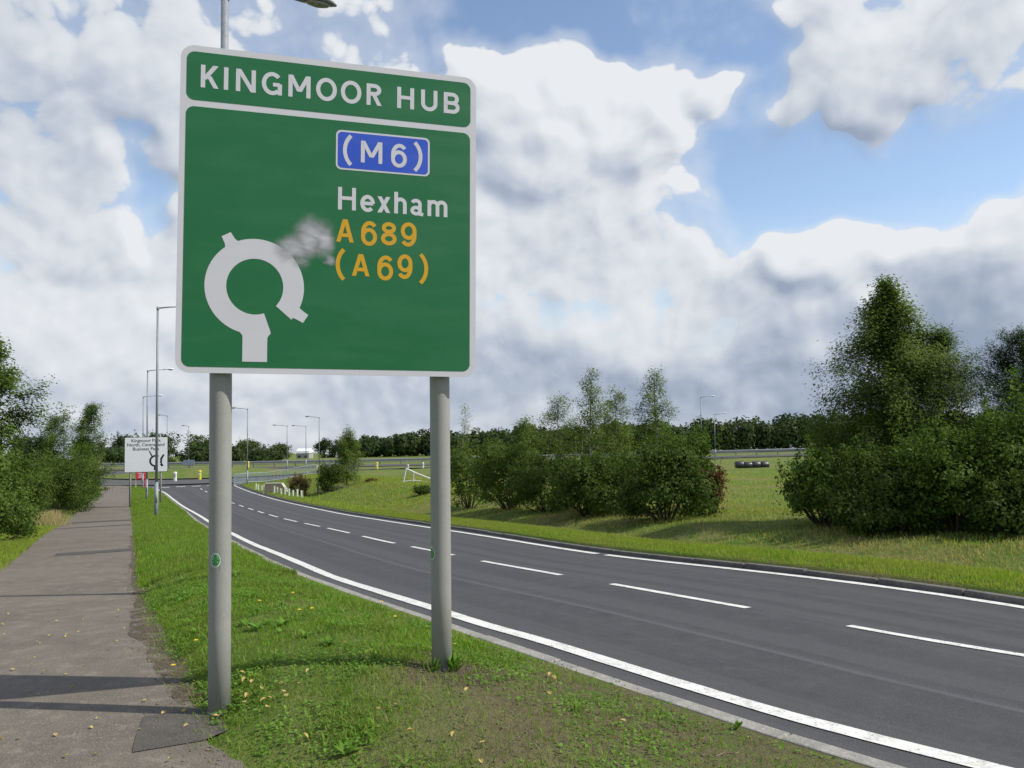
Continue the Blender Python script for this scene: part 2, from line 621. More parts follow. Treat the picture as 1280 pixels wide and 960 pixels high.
def curve(pts):
    xs = np.array([a[0] for a in pts], float)
    ys = np.array([a[1] for a in pts], float)
    d = np.diff(ys) / np.diff(xs)
    m = np.concatenate([[d[0]], np.where(d[1:] * d[:-1] <= 0, 0, 2 * d[1:] * d[:-1] / np.where(d[1:] + d[:-1] == 0, 1, d[1:] + d[:-1])), [d[-1]]])

    def f(p):
        p = np.clip(np.asarray(p, float), xs[0], xs[-1])
        i = np.clip(np.searchsorted(xs, p, 'right') - 1, 0, len(xs) - 2)
        h = xs[i + 1] - xs[i]
        t = (p - xs[i]) / h
        return ((2 * t**3 - 3 * t * t + 1) * ys[i] + (t**3 - 2 * t * t + t) * h * m[i]
                + (-2 * t**3 + 3 * t * t) * ys[i + 1] + (t**3 - t * t) * h * m[i + 1])
    return f


gz = curve([(-60, .12), (-10, .02), (5, -.04), (12, -.42), (34.4, -2.0), (57, -3.2), (79, -3.9), (100, -4.3), (140, -4.6), (200, -5.6), (3000, -8)])
KN = curve([(-60, 36), (-25, 15.5), (-12, 9.0), (-5, 6.0), (0, 4.15), (2.9, 3.15), (4.3, 2.82), (6.1, 2.48), (9.1, 2.2), (13.4, 2.08), (17.5, 2.13), (30, 2.5), (50, 3.05), (70, 3.2), (79, 2.9), (86, 1.2), (90, -1)])
KF = curve([(-60, 41), (-25, 20.6), (-12, 13.9), (-5, 10.8), (0, 8.85), (4.85, 7.55), (11, 6.92), (18.4, 7.38), (30.8, 8.35), (54.7, 9.5), (73, 10.05), (81, 10.5), (86, 12.5), (90, 16)])
NL = curve([(-60, 36.7), (-25, 16.2), (-12, 9.75), (-5, 6.75), (0, 4.9), (2.7, 3.84), (3.9, 3.45), (5.8, 3.06), (7.1, 2.85), (11.8, 2.6), (17, 2.6), (24, 2.8), (43, 3.32), (70, 3.5), (79, 3.2), (86, 1.5)])
FL = curve([(-60, 40.7), (-25, 20.3), (-12, 13.6), (-5, 10.5), (0, 8.6), (4.9, 7.33), (10.8, 6.62), (17.7, 6.95), (28.4, 7.75), (50, 8.9), (73, 9.55), (81, 9.85), (86, 11.6)])
CLN = curve([(-60, 38.5), (-12, 11.8), (0, 6.85), (2.8, 6.2), (5.07, 5.47), (7, 5.1), (9.05, 4.95), (12.5, 4.88), (15.5, 4.87), (20, 5.07), (24, 5.28), (35, 5.7), (52, 6.23), (80, 6.6)])
PL = curve([(-60, -1.5), (5, -1.55), (14, -1.62), (30, -1.95), (54, -1.9), (81, -1.2), (86, -2.5)])
PR = curve([(-60, .8), (0, .75), (3, .62), (4.1, .53), (5.3, .47), (6.2, .41), (7.4, .34), (11.3, .30), (15, .33), (36, .57), (79, 1.04), (86, 1.3)])


def sst(v, a, b):
    t = np.clip((v - a) / (b - a), 0, 1)
    return t * t * (3 - 2 * t)


_rng = np.random.default_rng(7)
_tab = _rng.random((256, 256))


def vnoise(x, y):
    x, y = np.asarray(x, float), np.asarray(y, float)
    xi, yi = np.floor(x).astype(int), np.floor(y).astype(int)
    fx, fy = x - xi, y - yi
    fx, fy = fx * fx * (3 - 2 * fx), fy * fy * (3 - 2 * fy)
    g = lambda i, j: _tab[(xi + i) % 256, (yi + j) % 256]
    return (g(0, 0) * (1 - fx) + g(1, 0) * fx) * (1 - fy) + (g(0, 1) * (1 - fx) + g(1, 1) * fx) * fy


def fbm(x, y, o=4):
    t, a, s = 0, .5, 1
    for i in range(o):
        t = t + a * vnoise(x * s + 17 * i, y * s + 5 * i)
        a *= .5
        s *= 2.03
    return t / (1 - .5**o)


rail_gz = lambda x: np.interp(x, [-80, -36, -11, 20, 45, 70, 200], [-4.55, -4.5, -4.3, -3.9, -3.5, -3.2, -3.2])


def T(p, q):
    """height of the natural ground"""
    p, q = np.broadcast_arrays(np.asarray(p, float), np.asarray(q, float))
    x, y = XY(p, q)
    z = gz(p).copy()
    kn, kf, pl, pr = KN(p), KF(p), PL(p), PR(p)
    near = sst(p, 95, 60)
    # crowned verge between path and kerb
    t = np.clip((q - pr) / (kn - pr), 0, 1)
    z += np.where((q > pr) & (q < kn), .165 * np.sin(np.pi * t**.75)**1.3 * near, 0)
    z += np.where((q > pr) & (q < kn), (fbm(x * 2.2, y * 2.2) - .5) * .06 * np.sin(np.pi * t), 0)
    # left side
    l = np.clip(pl - q, 0, None)
    z += near * (.18 * sst(l, .8, 3.5) + .03 * sst(l, 0, .3)) + (fbm(x * .9, y * .9) - .5) * .12 * sst(l, .2, 2)
    # right side: strip, shallow swale, field
    r = np.clip(q - kf, 0, None)
    z += near * (.03 * sst(r, .05, .4) - .20 * np.exp(-((r - 2.0) / .75)**2))
    f = np.maximum(-.25 - .038 * np.clip(p, 0, 100), gz(p))
    f = f + (gz(p) - f) * sst(p, 95, 125)
    z = z + (f - gz(p)) * sst(r, 2.4, 6.5)
    z += (fbm(x * .8 + 9, y * .8) - .5) * .16 * sst(r, .6, 2.5) + (fbm(x * .15, y * .15 + 4) - .5) * .5 * sst(r, 5, 15) * near
    # embankment of the far road
    wgt = sst(y, 108, 115) * (1 - sst(y, 128, 145)) * sst(x, -95, -60)
    z = z + (rail_gz(x) - z) * wgt
    z = z - .033 * np.clip(np.hypot(x, y) - 165, 0, None)
    return z


def Txy(x, y):
    p, q = PQ(x, y)
    return float(T(p, q))


def dip(p):
    return sst(p, 92, 84)


# ground sheet
pl_ = np.concatenate([np.arange(-60, -4, 3.), np.arange(-4, 25, .35), np.arange(25, 60, .9), np.arange(60, 150, 2.), np.array([150, 156, 165, 178, 195, 220, 260, 320, 420, 600, 900, 1400, 2100, 3000.])])
left_o = np.array([1800, 900, 450, 220, 120, 75, 48, 32, 22, 15, 11, 8, 6.2, 5, 4, 3.2, 2.5, 1.9, 1.4, 1., .6, .3])
right_o = np.array([.12, .3, .55, .85, 1.15, 1.45, 1.8, 2.1, 2.5, 3., 3.6, 4.3, 5.1, 6, 7.2, 8.8, 11, 14, 18, 23, 30, 38, 48, 60, 75, 95, 130, 190, 300, 520, 1000, 1900])
V = []
for p in pl_:
    a, b, kn, kf = float(PL(p)), float(PR(p)), float(KN(p)), float(KF(p))
    b = min(b, kn - .2)
    qs = list(a - left_o) + [a, a + (b - a) * .5, b] + list(b + (kn - b) * np.array([.1, .22, .35, .5, .63, .76, .88, .96])) + [kn + .02]
    zs = list(T(p, np.array(qs)))
    k0 = len(left_o)
    for j in (k0, k0 + 1, k0 + 2):
        zs[j] = float(gz(p)) - .004 if p < 92 else zs[j]
    qr = [kn + .05, (kn + kf) / 2, kf - .05]
    qs += qr
    zs += [float(gz(p)) - .15 * float(dip(p)) - .02] * 3 if p < 92 else list(T(p, np.array(qr)))
    q2 = [kf - .02] + list(kf + right_o)
    qs += q2
    zs += list(T(p, np.array(q2)))
    xs, ys = XY(p, np.array(qs))
    V.append(np.stack([xs, ys, np.array(zs)], 1))
V = np.array(V)
nr, nc = V.shape[:2]
idx = np.arange(nr * nc).reshape(nr, nc)
Q = np.stack([idx[:-1, :-1], idx[:-1, 1:], idx[1:, 1:], idx[1:, :-1]], -1).reshape(-1, 4)
me = mesh_np('ground', V.reshape(-1, 3), Q, mat='turf_soil', smooth=True)
structure(link('ground', me), 'uneven grassy ground falling away along the path')


def ribbon(name, mat, ps, qa, qb, zf, parent=None, cols=2, jit=0., seed=1):
    rng = np.random.default_rng(seed)
    vs = []
    for p in ps:
        a, b = float(qa(p)), float(qb(p))
        if jit:
            a += (fbm(p * 1.7, seed * 3.1) - .5) * jit * 2 + (rng.random() - .5) * jit * .25
            b += (fbm(p * 1.7, seed * 7.7) - .5) * jit * 2 + (rng.random() - .5) * jit * .25
        q = np.linspace(a, b, cols)
        x, y = XY(p, q)
        vs.append(np.stack([x, y, zf(p, q)], 1))
    vs = np.array(vs)
    n, c = vs.shape[:2]
    ix = np.arange(n * c).reshape(n, c)
    qd = np.stack([ix[:-1, :-1], ix[:-1, 1:], ix[1:, 1:], ix[1:, :-1]], -1).reshape(-1, 4)
    return link(name, mesh_np(name, vs.reshape(-1, 3), qd, mat=mat, smooth=True), parent)


pp_fine = np.concatenate([np.arange(-30, 0, 1.), np.arange(0, 25, .12), np.arange(25, 88.01, .5)])
zroad = lambda p, q: gz(p) - .080 * dip(p) + np.zeros_like(q)
road = ribbon('road', 'road_tarmac', pp_fine[pp_fine < 88], lambda p: KN(p) + .06, lambda p: KF(p) - .06, zroad, cols=5)
_ps = pp_fine[pp_fine < 88]
_at = road.data.attributes.new('across', 'FLOAT', 'POINT')
_at.data.foreach_set('value', np.tile(np.linspace(0, 1, 5), len(_ps)).astype(np.float32))
structure(road, 'smooth dark grey tarmac road curving towards the roundabout')
zpath = lambda p, q: gz(p) + .008 + np.zeros_like(q)
path = ribbon('path', 'path_tarmac', pp_fine, PL, lambda p: np.minimum(PR(p), KN(p) - .15), zpath, cols=5, jit=.13, seed=3)
structure(path, 'worn brownish tarmac footpath running downhill')

# leaf mould and soil washed along the path's edge
_m = pm('edge_soil', (.085, .064, .042), (.12, .092, .062), 8, (.055, .045, .03), 30, rough=.95, bump=.5, bscale=80)
_k = NT(_m.node_tree)
_co = _k.n('ShaderNodeTexCoord').outputs['Object']
_al = _k.ss(_k.m('MULTIPLY_ADD', _k.noise(_co, 5, 5, .7), .7, _k.m('MULTIPLY', _k.noise(_co, 45, 3, .7), .3)), .44, .60)
_k.put([n_ for n_ in _m.node_tree.nodes if n_.type == 'BSDF_PRINCIPLED'][0].inputs['Alpha'], _al)
ribbon('edge_soil', 'edge_soil', np.arange(5.3, 24, .06), lambda p: PR(p) - .07 - .10 * vnoise(p * .9, 3.3) - .16 * vnoise(p * .35, 8.1) * sst(p, 5.2, 6.5) * sst(p, 11, 8), lambda p: PR(p) + .14,
       lambda p, q: gz(p) + .0125 + 0 * q, path, 3, .07, 31)


# darker strips across the path, and repaired tarmac round the sign post
def dark_patch(p0, p1, qa, qb, name, seed, z=.013):
    o = ribbon(name, 'dark_tarmac', np.linspace(p0, p1, 10), qa, qb, lambda p, q: gz(p) + z + 0 * q, path, 8, .03, seed)
    return o


for k, (a, b, qa, qb) in enumerate([(17.5, 18.3, -1.05, .26), (31.6, 32.3, -1.9, .45), (35.6, 36.6, -1.9, .5)]):
    dark_patch(a, b, lambda p, c=qa: c, lambda p, c=qb: c, 'path_dark_patch', 11 + k)
dark_patch(4.62, 5.16, lambda p: .08 + .10 * (p - 4.62), lambda p: .66 - .25 * sst(p, 4.8, 4.6), 'path_dark_patch', 15)


# ------------------------------------------------------------------ kerbs: one stone after another
def kerb(name, label, K, side, p0, p1, length=.9, mat='kerb_concrete', drop=0.):
    root = bpy.data.objects.new(name, None)
    COL.objects.link(root)
    structure(root, label)
    mb = MB().box((0, 0, 0), (length - .012, .115, .24))
    st = mb.build('kerb_stone', mat, root, bevel=.012)
    rng = random.Random(5)
    p = p0
    first = True
    while p < p1:
        x0, y0 = XY(p, float(K(p)) + side * .055)
        dp = length / math.hypot(1, float(K(p + .5) - K(p)) / .5)
        x1, y1 = XY(p + dp, float(K(p + dp)) + side * .055)
        z0, z1 = float(gz(p)), float(gz(p + dp))
        o = st if first else st.copy()
        if not first:
            COL.objects.link(o)
            o.parent = root
        first = False
        o.location = ((x0 + x1) / 2, (y0 + y1) / 2, (z0 + z1) / 2 - .115 + rng.uniform(-.006, .004) - drop)
        o.rotation_euler = (rng.uniform(-.01, .01), -math.atan2(z1 - z0, math.hypot(x1 - x0, y1 - y0)), math.atan2(y1 - y0, x1 - x0) + rng.uniform(-.004, .004))
        p += dp
    return root


kerb('kerb', 'pale concrete kerb beside the grass verge', KN, 1, -6, 84)
kerb('kerb', 'concrete kerb along the mown strip across the road', KF, -1, -4, 84, mat='kerb_dark', drop=.028)


# ------------------------------------------------------------------ road markings
def mark(name, C, p0, p1, wd, step=.25, seed=1):
    n = max(2, int((p1 - p0) / step) + 1)
    o = ribbon(name, 'road_paint', np.linspace(p0, p1, n), lambda p: C(p) - wd / 2, lambda p: C(p) + wd / 2,
               lambda p, q: gz(p) - .080 * dip(p) + .006 + 0 * q, road, 2, .010, seed)
    return o


mark('edge_line', NL, -25, 85.5, .135, .12, 2)
mark('edge_line', FL, -20, 10.7, .11, .12, 4)
mark('edge_line', FL, 10.95, 85.5, .11, .15, 6)
dl = [(-.4, 1.75), (2.75, 5.07), (6.03, 7.98), (9.05, 11.36), (12.49, 14.57), (15.6, 18.3), (19.84, 22.84), (24.05, 26.8), (28.4, 31.4), (33.1, 35.7), (37.5, 39.7), (41.6, 43.9), (46.2, 48.6), (51, 53.4), (55.8, 58.2), (60.6, 63), (65.4, 67.8), (70.2, 72.6), (75, 77.4)]
for i, (a, b) in enumerate(dl):
    mark('lane_dash', CLN, a, b, .085, .3, 20 + i)
GW = lambda p: 3.2 + 0 * p
for i in range(6):   # give-way dashes at the roundabout mouth
    q0 = 2.2 + i * 1.35
    ribbon('give_way_dash', 'road_paint', np.linspace(82.2, 82.8, 3), lambda p, c=q0: c, lambda p, c=q0: c + .8,
           lambda p, q: gz(p) - .080 * dip(p) + .008 + 0 * q, road, 2)

# ------------------------------------------------------------------ the big green direction sign
YAW = .2817
SX, SY, SZ = -1.885, 4.62, 1.896       # lower left corner of the panel
RL = -.0114
SW, SH = 1.729, 1.878
sign = thing('road_sign', 'large green direction sign with white border on two grey posts beside the path', 'road sign', (SX, SY, 0), YAW)


def S(u, v, off=0.):
    return (u * math.cos(RL) - v * math.sin(RL), -off, SZ + u * math.sin(RL) + v * math.cos(RL))


def rrect(x0, y0, x1, y1, r, n=8):
    out = []
    for cx, cy, a in ((x1 - r, y1 - r, 0), (x0 + r, y1 - r, 90), (x0 + r, y0 + r, 180), (x1 - r, y0 + r, 270)):
        for i in range(n + 1):
            t = R(a + 90 * i / n)
            out.append((cx + r * math.cos(t), cy + r * math.sin(t)))
    return out


def slab(name, mat, outline, off, th, parent, fn=S):
    """flat plate with real thickness, front face at off"""
    n = len(outline)
    vs = [fn(x, y, off) for x, y in outline] + [fn(x, y, off - th) for x, y in outline]
    fs = [tuple(range(n)), tuple(range(2 * n - 1, n - 1, -1))] + [(i, (i + 1) % n, n + (i + 1) % n, n + i) for i in range(n)]
    return MB().add(vs, fs).build(name, mat, parent)


# --- stroke lettering in the style of British road signs
def ell(cx, cy, rx, ry, a0, a1, n=28):
    return [(cx + rx * math.cos(R(a0 + (a1 - a0) * i / n)), cy + ry * math.sin(R(a0 + (a1 - a0) * i / n))) for i in range(n + 1)]


def thick(pts, s):
    """polyline -> list of quads of width s (mitred)"""
    L, Rr = [], []
    n = len(pts)
    closed = math.hypot(pts[0][0] - pts[-1][0], pts[0][1] - pts[-1][1]) < 1e-5
    for i in range(n):
        if closed:
            a, b, c = pts[(i - 1) % (n - 1)], pts[i], pts[(i + 1) % (n - 1)] if i < n - 1 else pts[1]
        else:
            a, b, c = pts[max(i - 1, 0)], pts[i], pts[min(i + 1, n - 1)]
        d1 = Vector((b[0] - a[0], b[1] - a[1]))
        d2 = Vector((c[0] - b[0], c[1] - b[1]))
        d1 = d2 if d1.length < 1e-9 else d1
        d2 = d1 if d2.length < 1e-9 else d2
        d1.normalize()
        d2.normalize()
        t = (d1 + d2).normalized()
        nrm = Vector((-t.y, t.x))
        k = s / 2 / max(.5, nrm.dot(Vector((-d1.y, d1.x))))
        L.append((b[0] + nrm.x * k, b[1] + nrm.y * k))
        Rr.append((b[0] - nrm.x * k, b[1] - nrm.y * k))
    return [[L[i], Rr[i], Rr[i + 1], L[i + 1]] for i in range(n - 1)]


def glyph(ch, w_, h, s):
    """list of strokes; each stroke is a list of polygons in a w_ x h box"""
    V_ = lambda x, y0=0, y1=h: [[(x, y0), (x + s, y0), (x + s, y1), (x, y1)]]
    B_ = lambda x0, x1, y: [[(x0, y - s * .46), (x1, y - s * .46), (x1, y + s * .46), (x0, y + s * .46)]]

    def D_(x0, y0, x1, y1):      # slanted bar cut level; x0,x1 are the bar's centre at y0,y1
        L = math.hypot(x1 - x0, y1 - y0)
        k = s * L / abs(y1 - y0) / 2 * .98
        return [[(x0 - k, y0), (x0 + k, y0), (x1 + k, y1), (x1 - k, y1)]]
    a = s / 2
    if ch == 'K':
        return [V_(0), D_(s * .75, .36 * h, w_ - s * .72, h), D_(.45 * w_, .52 * h, w_ - s * .6, 0)]
    if ch == 'I':
        return [V_(0)]
    if ch == 'N':
        return [V_(0), V_(w_ - s), D_(s * .58, h, w_ - s * .58, 0)]
    if ch == 'G':
        return [thick(ell(w_ * .52, h / 2, w_ * .52 - a, h / 2 - a + .02 * h, 42, 312), s), V_(w_ - s, 0, .50 * h), B_(w_ * .55, w_ - s * .5, .46 * h)]
    if ch == 'M':
        return [V_(0), V_(w_ - s), D_(s * .55, h, w_ / 2, .26 * h), D_(w_ - s * .55, h, w_ / 2, .26 * h)]
    if ch == 'O':
        return [thick(ell(w_ / 2, h / 2, w_ / 2 - a, h / 2 - a + .03 * h, 0, 360, 44), s)]
    if ch == 'R':
        r = (h - s - .44 * h) / 2
        bowl = [(a, h - a), (w_ * .5, h - a)] + ell(w_ * .5, h - a - r, w_ * .46 - a, r, 90, -90, 16)[1:-1] + [(w_ * .5, h - a - 2 * r), (a, h - a - 2 * r)]
        return [V_(0), thick(bowl, s), D_(w_ * .5, .46 * h, w_ - s * .58, 0)]
    if ch == 'H':
        return [V_(0), V_(w_ - s), B_(s * .5, w_ - s * .5, h * .52)]
    if ch == 'U':
        return [thick([(a, h), (a, w_ * .48)] + ell(w_ / 2, w_ / 2 - a * .2, w_ / 2 - a, w_ / 2 - a * 1.2, 180, 360, 22) + [(w_ - a, h)], s)]
    if ch == 'B':
        r1, r2 = (h * .5 - a) / 2 + .0, (h * .5 - a) / 2
        top = [(a, h - a), (w_ * .55, h - a)] + ell(w_ * .55, h - a - r1, w_ * .40 - a, r1, 90, -90, 14)[1:-1] + [(w_ * .55, h * .5), (a, h * .5)]
        bot = [(a, h * .5), (w_ * .58, h * .5)] + ell(w_ * .58, a + r2, w_ * .42 - a, r2, 90, -90, 14)[1:-1] + [(w_ * .58, a), (a, a)]
        return [V_(0), thick(top, s), thick(bot, s)]
    if ch in '()':
        st = thick(ell(w_ * 1.75, h / 2, w_ * 1.75 - a, h * .62, 180 - 52, 180 + 52, 18), s)
        if ch == ')':
            st = [[(w_ - x, y) for x, y in q][::-1] for q in st]
        return [st]
    if ch in '69':
        o = [thick(ell(w_ / 2, .315 * h, w_ / 2 - a, .315 * h - a + .01, 0, 360, 36), s),
             thick(ell(w_ * .54, h * .5, w_ * .54 - a, h * .5 - a, 42, 180, 18) + [(a, .42 * h), (a * 1.03, .31 * h)], s)]
        if ch == '9':
            o = [[[(w_ - x, h - y) for x, y in q] for q in st] for st in o]
        return o
    if ch == '8':
        return [thick(ell(w_ / 2, .285 * h, w_ / 2 - a, .285 * h - a, 0, 360, 32), s), thick(ell(w_ / 2, .755 * h, w_ * .455 - a, .245 * h - a * .95, 0, 360, 32), s)]
    if ch == 'A':
        return [D_(s * .55, 0, w_ / 2 - s * .08, h), D_(w_ - s * .55, 0, w_ / 2 + s * .08, h), B_(w_ * .25, w_ * .75, .30 * h)]
    if ch == 'e':
        return [thick(ell(w_ / 2, h / 2, w_ / 2 - a, h / 2 - a, 0, 318), s), B_(a, w_ - a * .9, .5 * h)]
    if ch == 'x':
        return [D_(s * .6, 0, w_ - s * .6, h), D_(w_ - s * .6, 0, s * .6, h)]
    if ch == 'h':
        x = .755 * h
        r = w_ / 2 - a
        return [V_(0), thick(ell(w_ / 2, x - a - r * 1.0, r, r, 165, 0, 18) + [(w_ - a, 0)], s)]
    if ch == 'a':
        ws = w_ * .86
        r = ws / 2 - a
        return [thick(ell(ws * .5, h - a - r * .85, r, r * .85, 160, 0, 16) + [(ws - a, s * .5), (w_ - a * .2, a * .7)], s * .95), thick(ell(ws * .5, .295 * h, ws * .5 - a, .295 * h - a, 0, 360, 30), s * .92)]
    if ch == 'm':
        r = (w_ - s) / 4
        o = [V_(0, 0, h * .98)]
        for c in (0, 1):
            x0 = a + c * 2 * r
            o.append(thick(ell(x0 + r, h - a - r, r, r, 168, 0, 16) + [(x0 + 2 * r, 0)], s))
        return o


def letter(ch, x0, x1, y0, h, s, mat, parent, off, fn=S):
    mb = MB()
    for i, st in enumerate(glyph(ch, x1 - x0, h, s)):
        for poly in st:
            mb.add([fn(x0 + x, y0 + y, off + i * .00018) for x, y in poly], [tuple(range(len(poly)))])
    o = mb.build('letter', mat, parent)
    return o


panel = slab('sign_panel', 'sign_white', rrect(0, 0, SW, SH, .075), 0, .006, sign)
header = slab('header_field', 'sign_green', rrect(.033, 1.560, SW - .036, 1.842, .045), .0012, .001, sign)
body = slab('body_field', 'sign_green', rrect(.033, .034, SW - .038, 1.523, .045), .0012, .001, sign)
LW, LT = .0242, .0020
for ch, a, b in (('K', .109, .207), ('I', .234, .2605), ('N', .300, .410), ('G', .443, .557), ('M', .593, .720), ('O', .752, .873), ('O', .896, 1.018),
                 ('R', 1.049, 1.141), ('H', 1.234, 1.338), ('U', 1.381, 1.483), ('B', 1.523, 1.623)):
    letter(ch, a, b, 1.637, .132, LW, 'sign_white', header, LT)
patch = slab('motorway_patch', 'sign_white', rrect(.871, 1.228, 1.436, 1.467, .032), .0022, .0008, sign)
pf = slab('patch_field', 'sign_blue', rrect(.882, 1.239, 1.425, 1.456, .024), .0030, .0006, patch)
for ch, a, b, y, h in (('(', .912, .972, 1.258, .180), ('M', 1.018, 1.146, 1.281, .132), ('6', 1.199, 1.295, 1.278, .137), (')', 1.331, 1.391, 1.256, .178)):
    letter(ch, a, b, y, h, LW * .95, 'sign_white', patch, .0036)
for ch, a, b, y, h in (('H', .886, .991, .986, .136), ('e', 1.017, 1.104, .982, .104), ('x', 1.118, 1.198, .985, .098), ('h', 1.220, 1.296, .986, .132),
                       ('a', 1.318, 1.400, .981, .104), ('m', 1.424, 1.548, .984, .101)):
    letter(ch, a, b, y, h, LW * .95, 'sign_white', body, LT)
for ch, a, b, y, h in (('A', .877, .981, .792, .137), ('6', 1.023, 1.118, .788, .140), ('8', 1.142, 1.236, .788, .140), ('9', 1.261, 1.357, .787, .139),
                       ('(', .876, .936, .566, .183), ('A', .970, 1.076, .593, .132), ('6', 1.121, 1.216, .584, .141), ('9', 1.242, 1.333, .588, .140), (')', 1.370, 1.430, .566, .180)):
    letter(ch, a, b, y, h, LW * .98, 'sign_yellow', body, LT)

# roundabout diagram
mb = MB()
cx, cy, ro, ri = .422, .502, .274, .157
A0, A1 = -41.7, 289.2
n = 72
oc, ic = ell(cx, cy, ro, ro * 1.012, A0, A1, n), ell(cx, cy, ri, ri * 1.03, A0, A1, n)
for i in range(n):
    mb.add([S(*oc[i], .0022), S(*oc[i + 1], .0022), S(*ic[i + 1], .0022), S(*ic[i], .0022)], [(0, 1, 2, 3)])
mb.add([S(x, y, .0025) for x, y in [(.358, .068), (.494, .068), (.494, .205), (.500, .220), (.513, .232), (.47, .30), (.40, .30), (.345, .232), (.355, .222), (.358, .208)]], [tuple(range(10))])


def stub(ang, r0, r1, wd, flare):
    d = Vector((math.cos(R(ang)), math.sin(R(ang))))
    nn = Vector((-d.y, d.x))
    pts = []
    for rr, ww in ((r0, wd / 2 + flare), (r0 + .035, wd / 2 + .003), (r1, wd / 2)):
        pts.append((cx + d.x * rr + nn.x * ww, cy + d.y * rr + nn.y * ww))
    for rr, ww in ((r1, wd / 2), (r0 + .035, wd / 2 + .003), (r0, wd / 2 + flare)):
        pts.append((cx + d.x * rr - nn.x * ww, cy + d.y * rr - nn.y * ww))
    mb.add([S(x, y, .0025) for x, y in pts], [tuple(range(6))])


stub(118.8, .258, .336, .056, .018)
stub(-31.9, .258, .336, .056, .010)
mb.build('roundabout_symbol', 'sign_white', body)


# grey scuffed paint beside the diagram: soft-edged by its own paint coverage
def scuff_mat():
    m, k, out = new_mat('scuffed_paint')
    m.blend_method = 'BLEND'
    co = k.n('ShaderNodeTexCoord').outputs['Generated']
    nz = k.n('ShaderNodeTexNoise')
    k.put(nz.inputs['Vector'], co)
    nz.inputs['Scale'].default_value = 3.2
    nz.inputs['Detail'].default_value = 2.5
    off = k.vm('SUBTRACT', nz.outputs[1], (.5, .5, .5))
    off = k.vm('MULTIPLY', off, (.30, 0, .30))
    v = k.vm('ADD', co, off)
    tot = None
    for c, rr, a in (((.60, .64), (.32, .26), 1.), ((.33, .42), (.27, .22), .95), ((.74, .56), (.18, .28), 1.), ((.43, .20), (.13, .14), .45), ((.81, .28), (.08, .10), .7), ((.50, .50), (.28, .22), 1.)):
        d = k.vm('MULTIPLY', k.vm('SUBTRACT', v, (c[0], 0, c[1])), (1 / rr[0], 0, 1 / rr[1]))
        f = k.ss(k.vm('LENGTH', d), 1.2, .1, 0, a)
        tot = f if tot is None else k.m('MAXIMUM', tot, f)
    st = k.noise(k.vm('MULTIPLY', co, (1.6, 1, 3.6)), 1.7, 3, .5, .9)
    al = k.m('MULTIPLY', tot, k.ss(st, .2, .5, .9, 1.))
    p = k.n('ShaderNodeBsdfPrincipled')
    k.put(p.inputs['Base Color'], k.mix(k.ss(st, .30, .62), (.36, .36, .38), (.47, .465, .49)))
    p.inputs['Roughness'].default_value = .8
    t = k.n('ShaderNodeBsdfTransparent')
    mx = k.n('ShaderNodeMixShader')
    k.put(mx.inputs[0], al)
    k.t.links.new(t.outputs[0], mx.inputs[1])
    k.t.links.new(p.outputs[0], mx.inputs[2])
    k.t.links.new(mx.outputs[0], out.inputs[0])


scuff_mat()
sm = MB().add([S(x, y, .0040) for x, y in ((.50, .58), (.90, .58), (.90, .97), (.50, .97))], [(0, 1, 2, 3)]).build('paint_scuff', 'scuffed_paint', body)
sm['label'] = 'cloudy grey scuff where paint was rubbed off the green field'

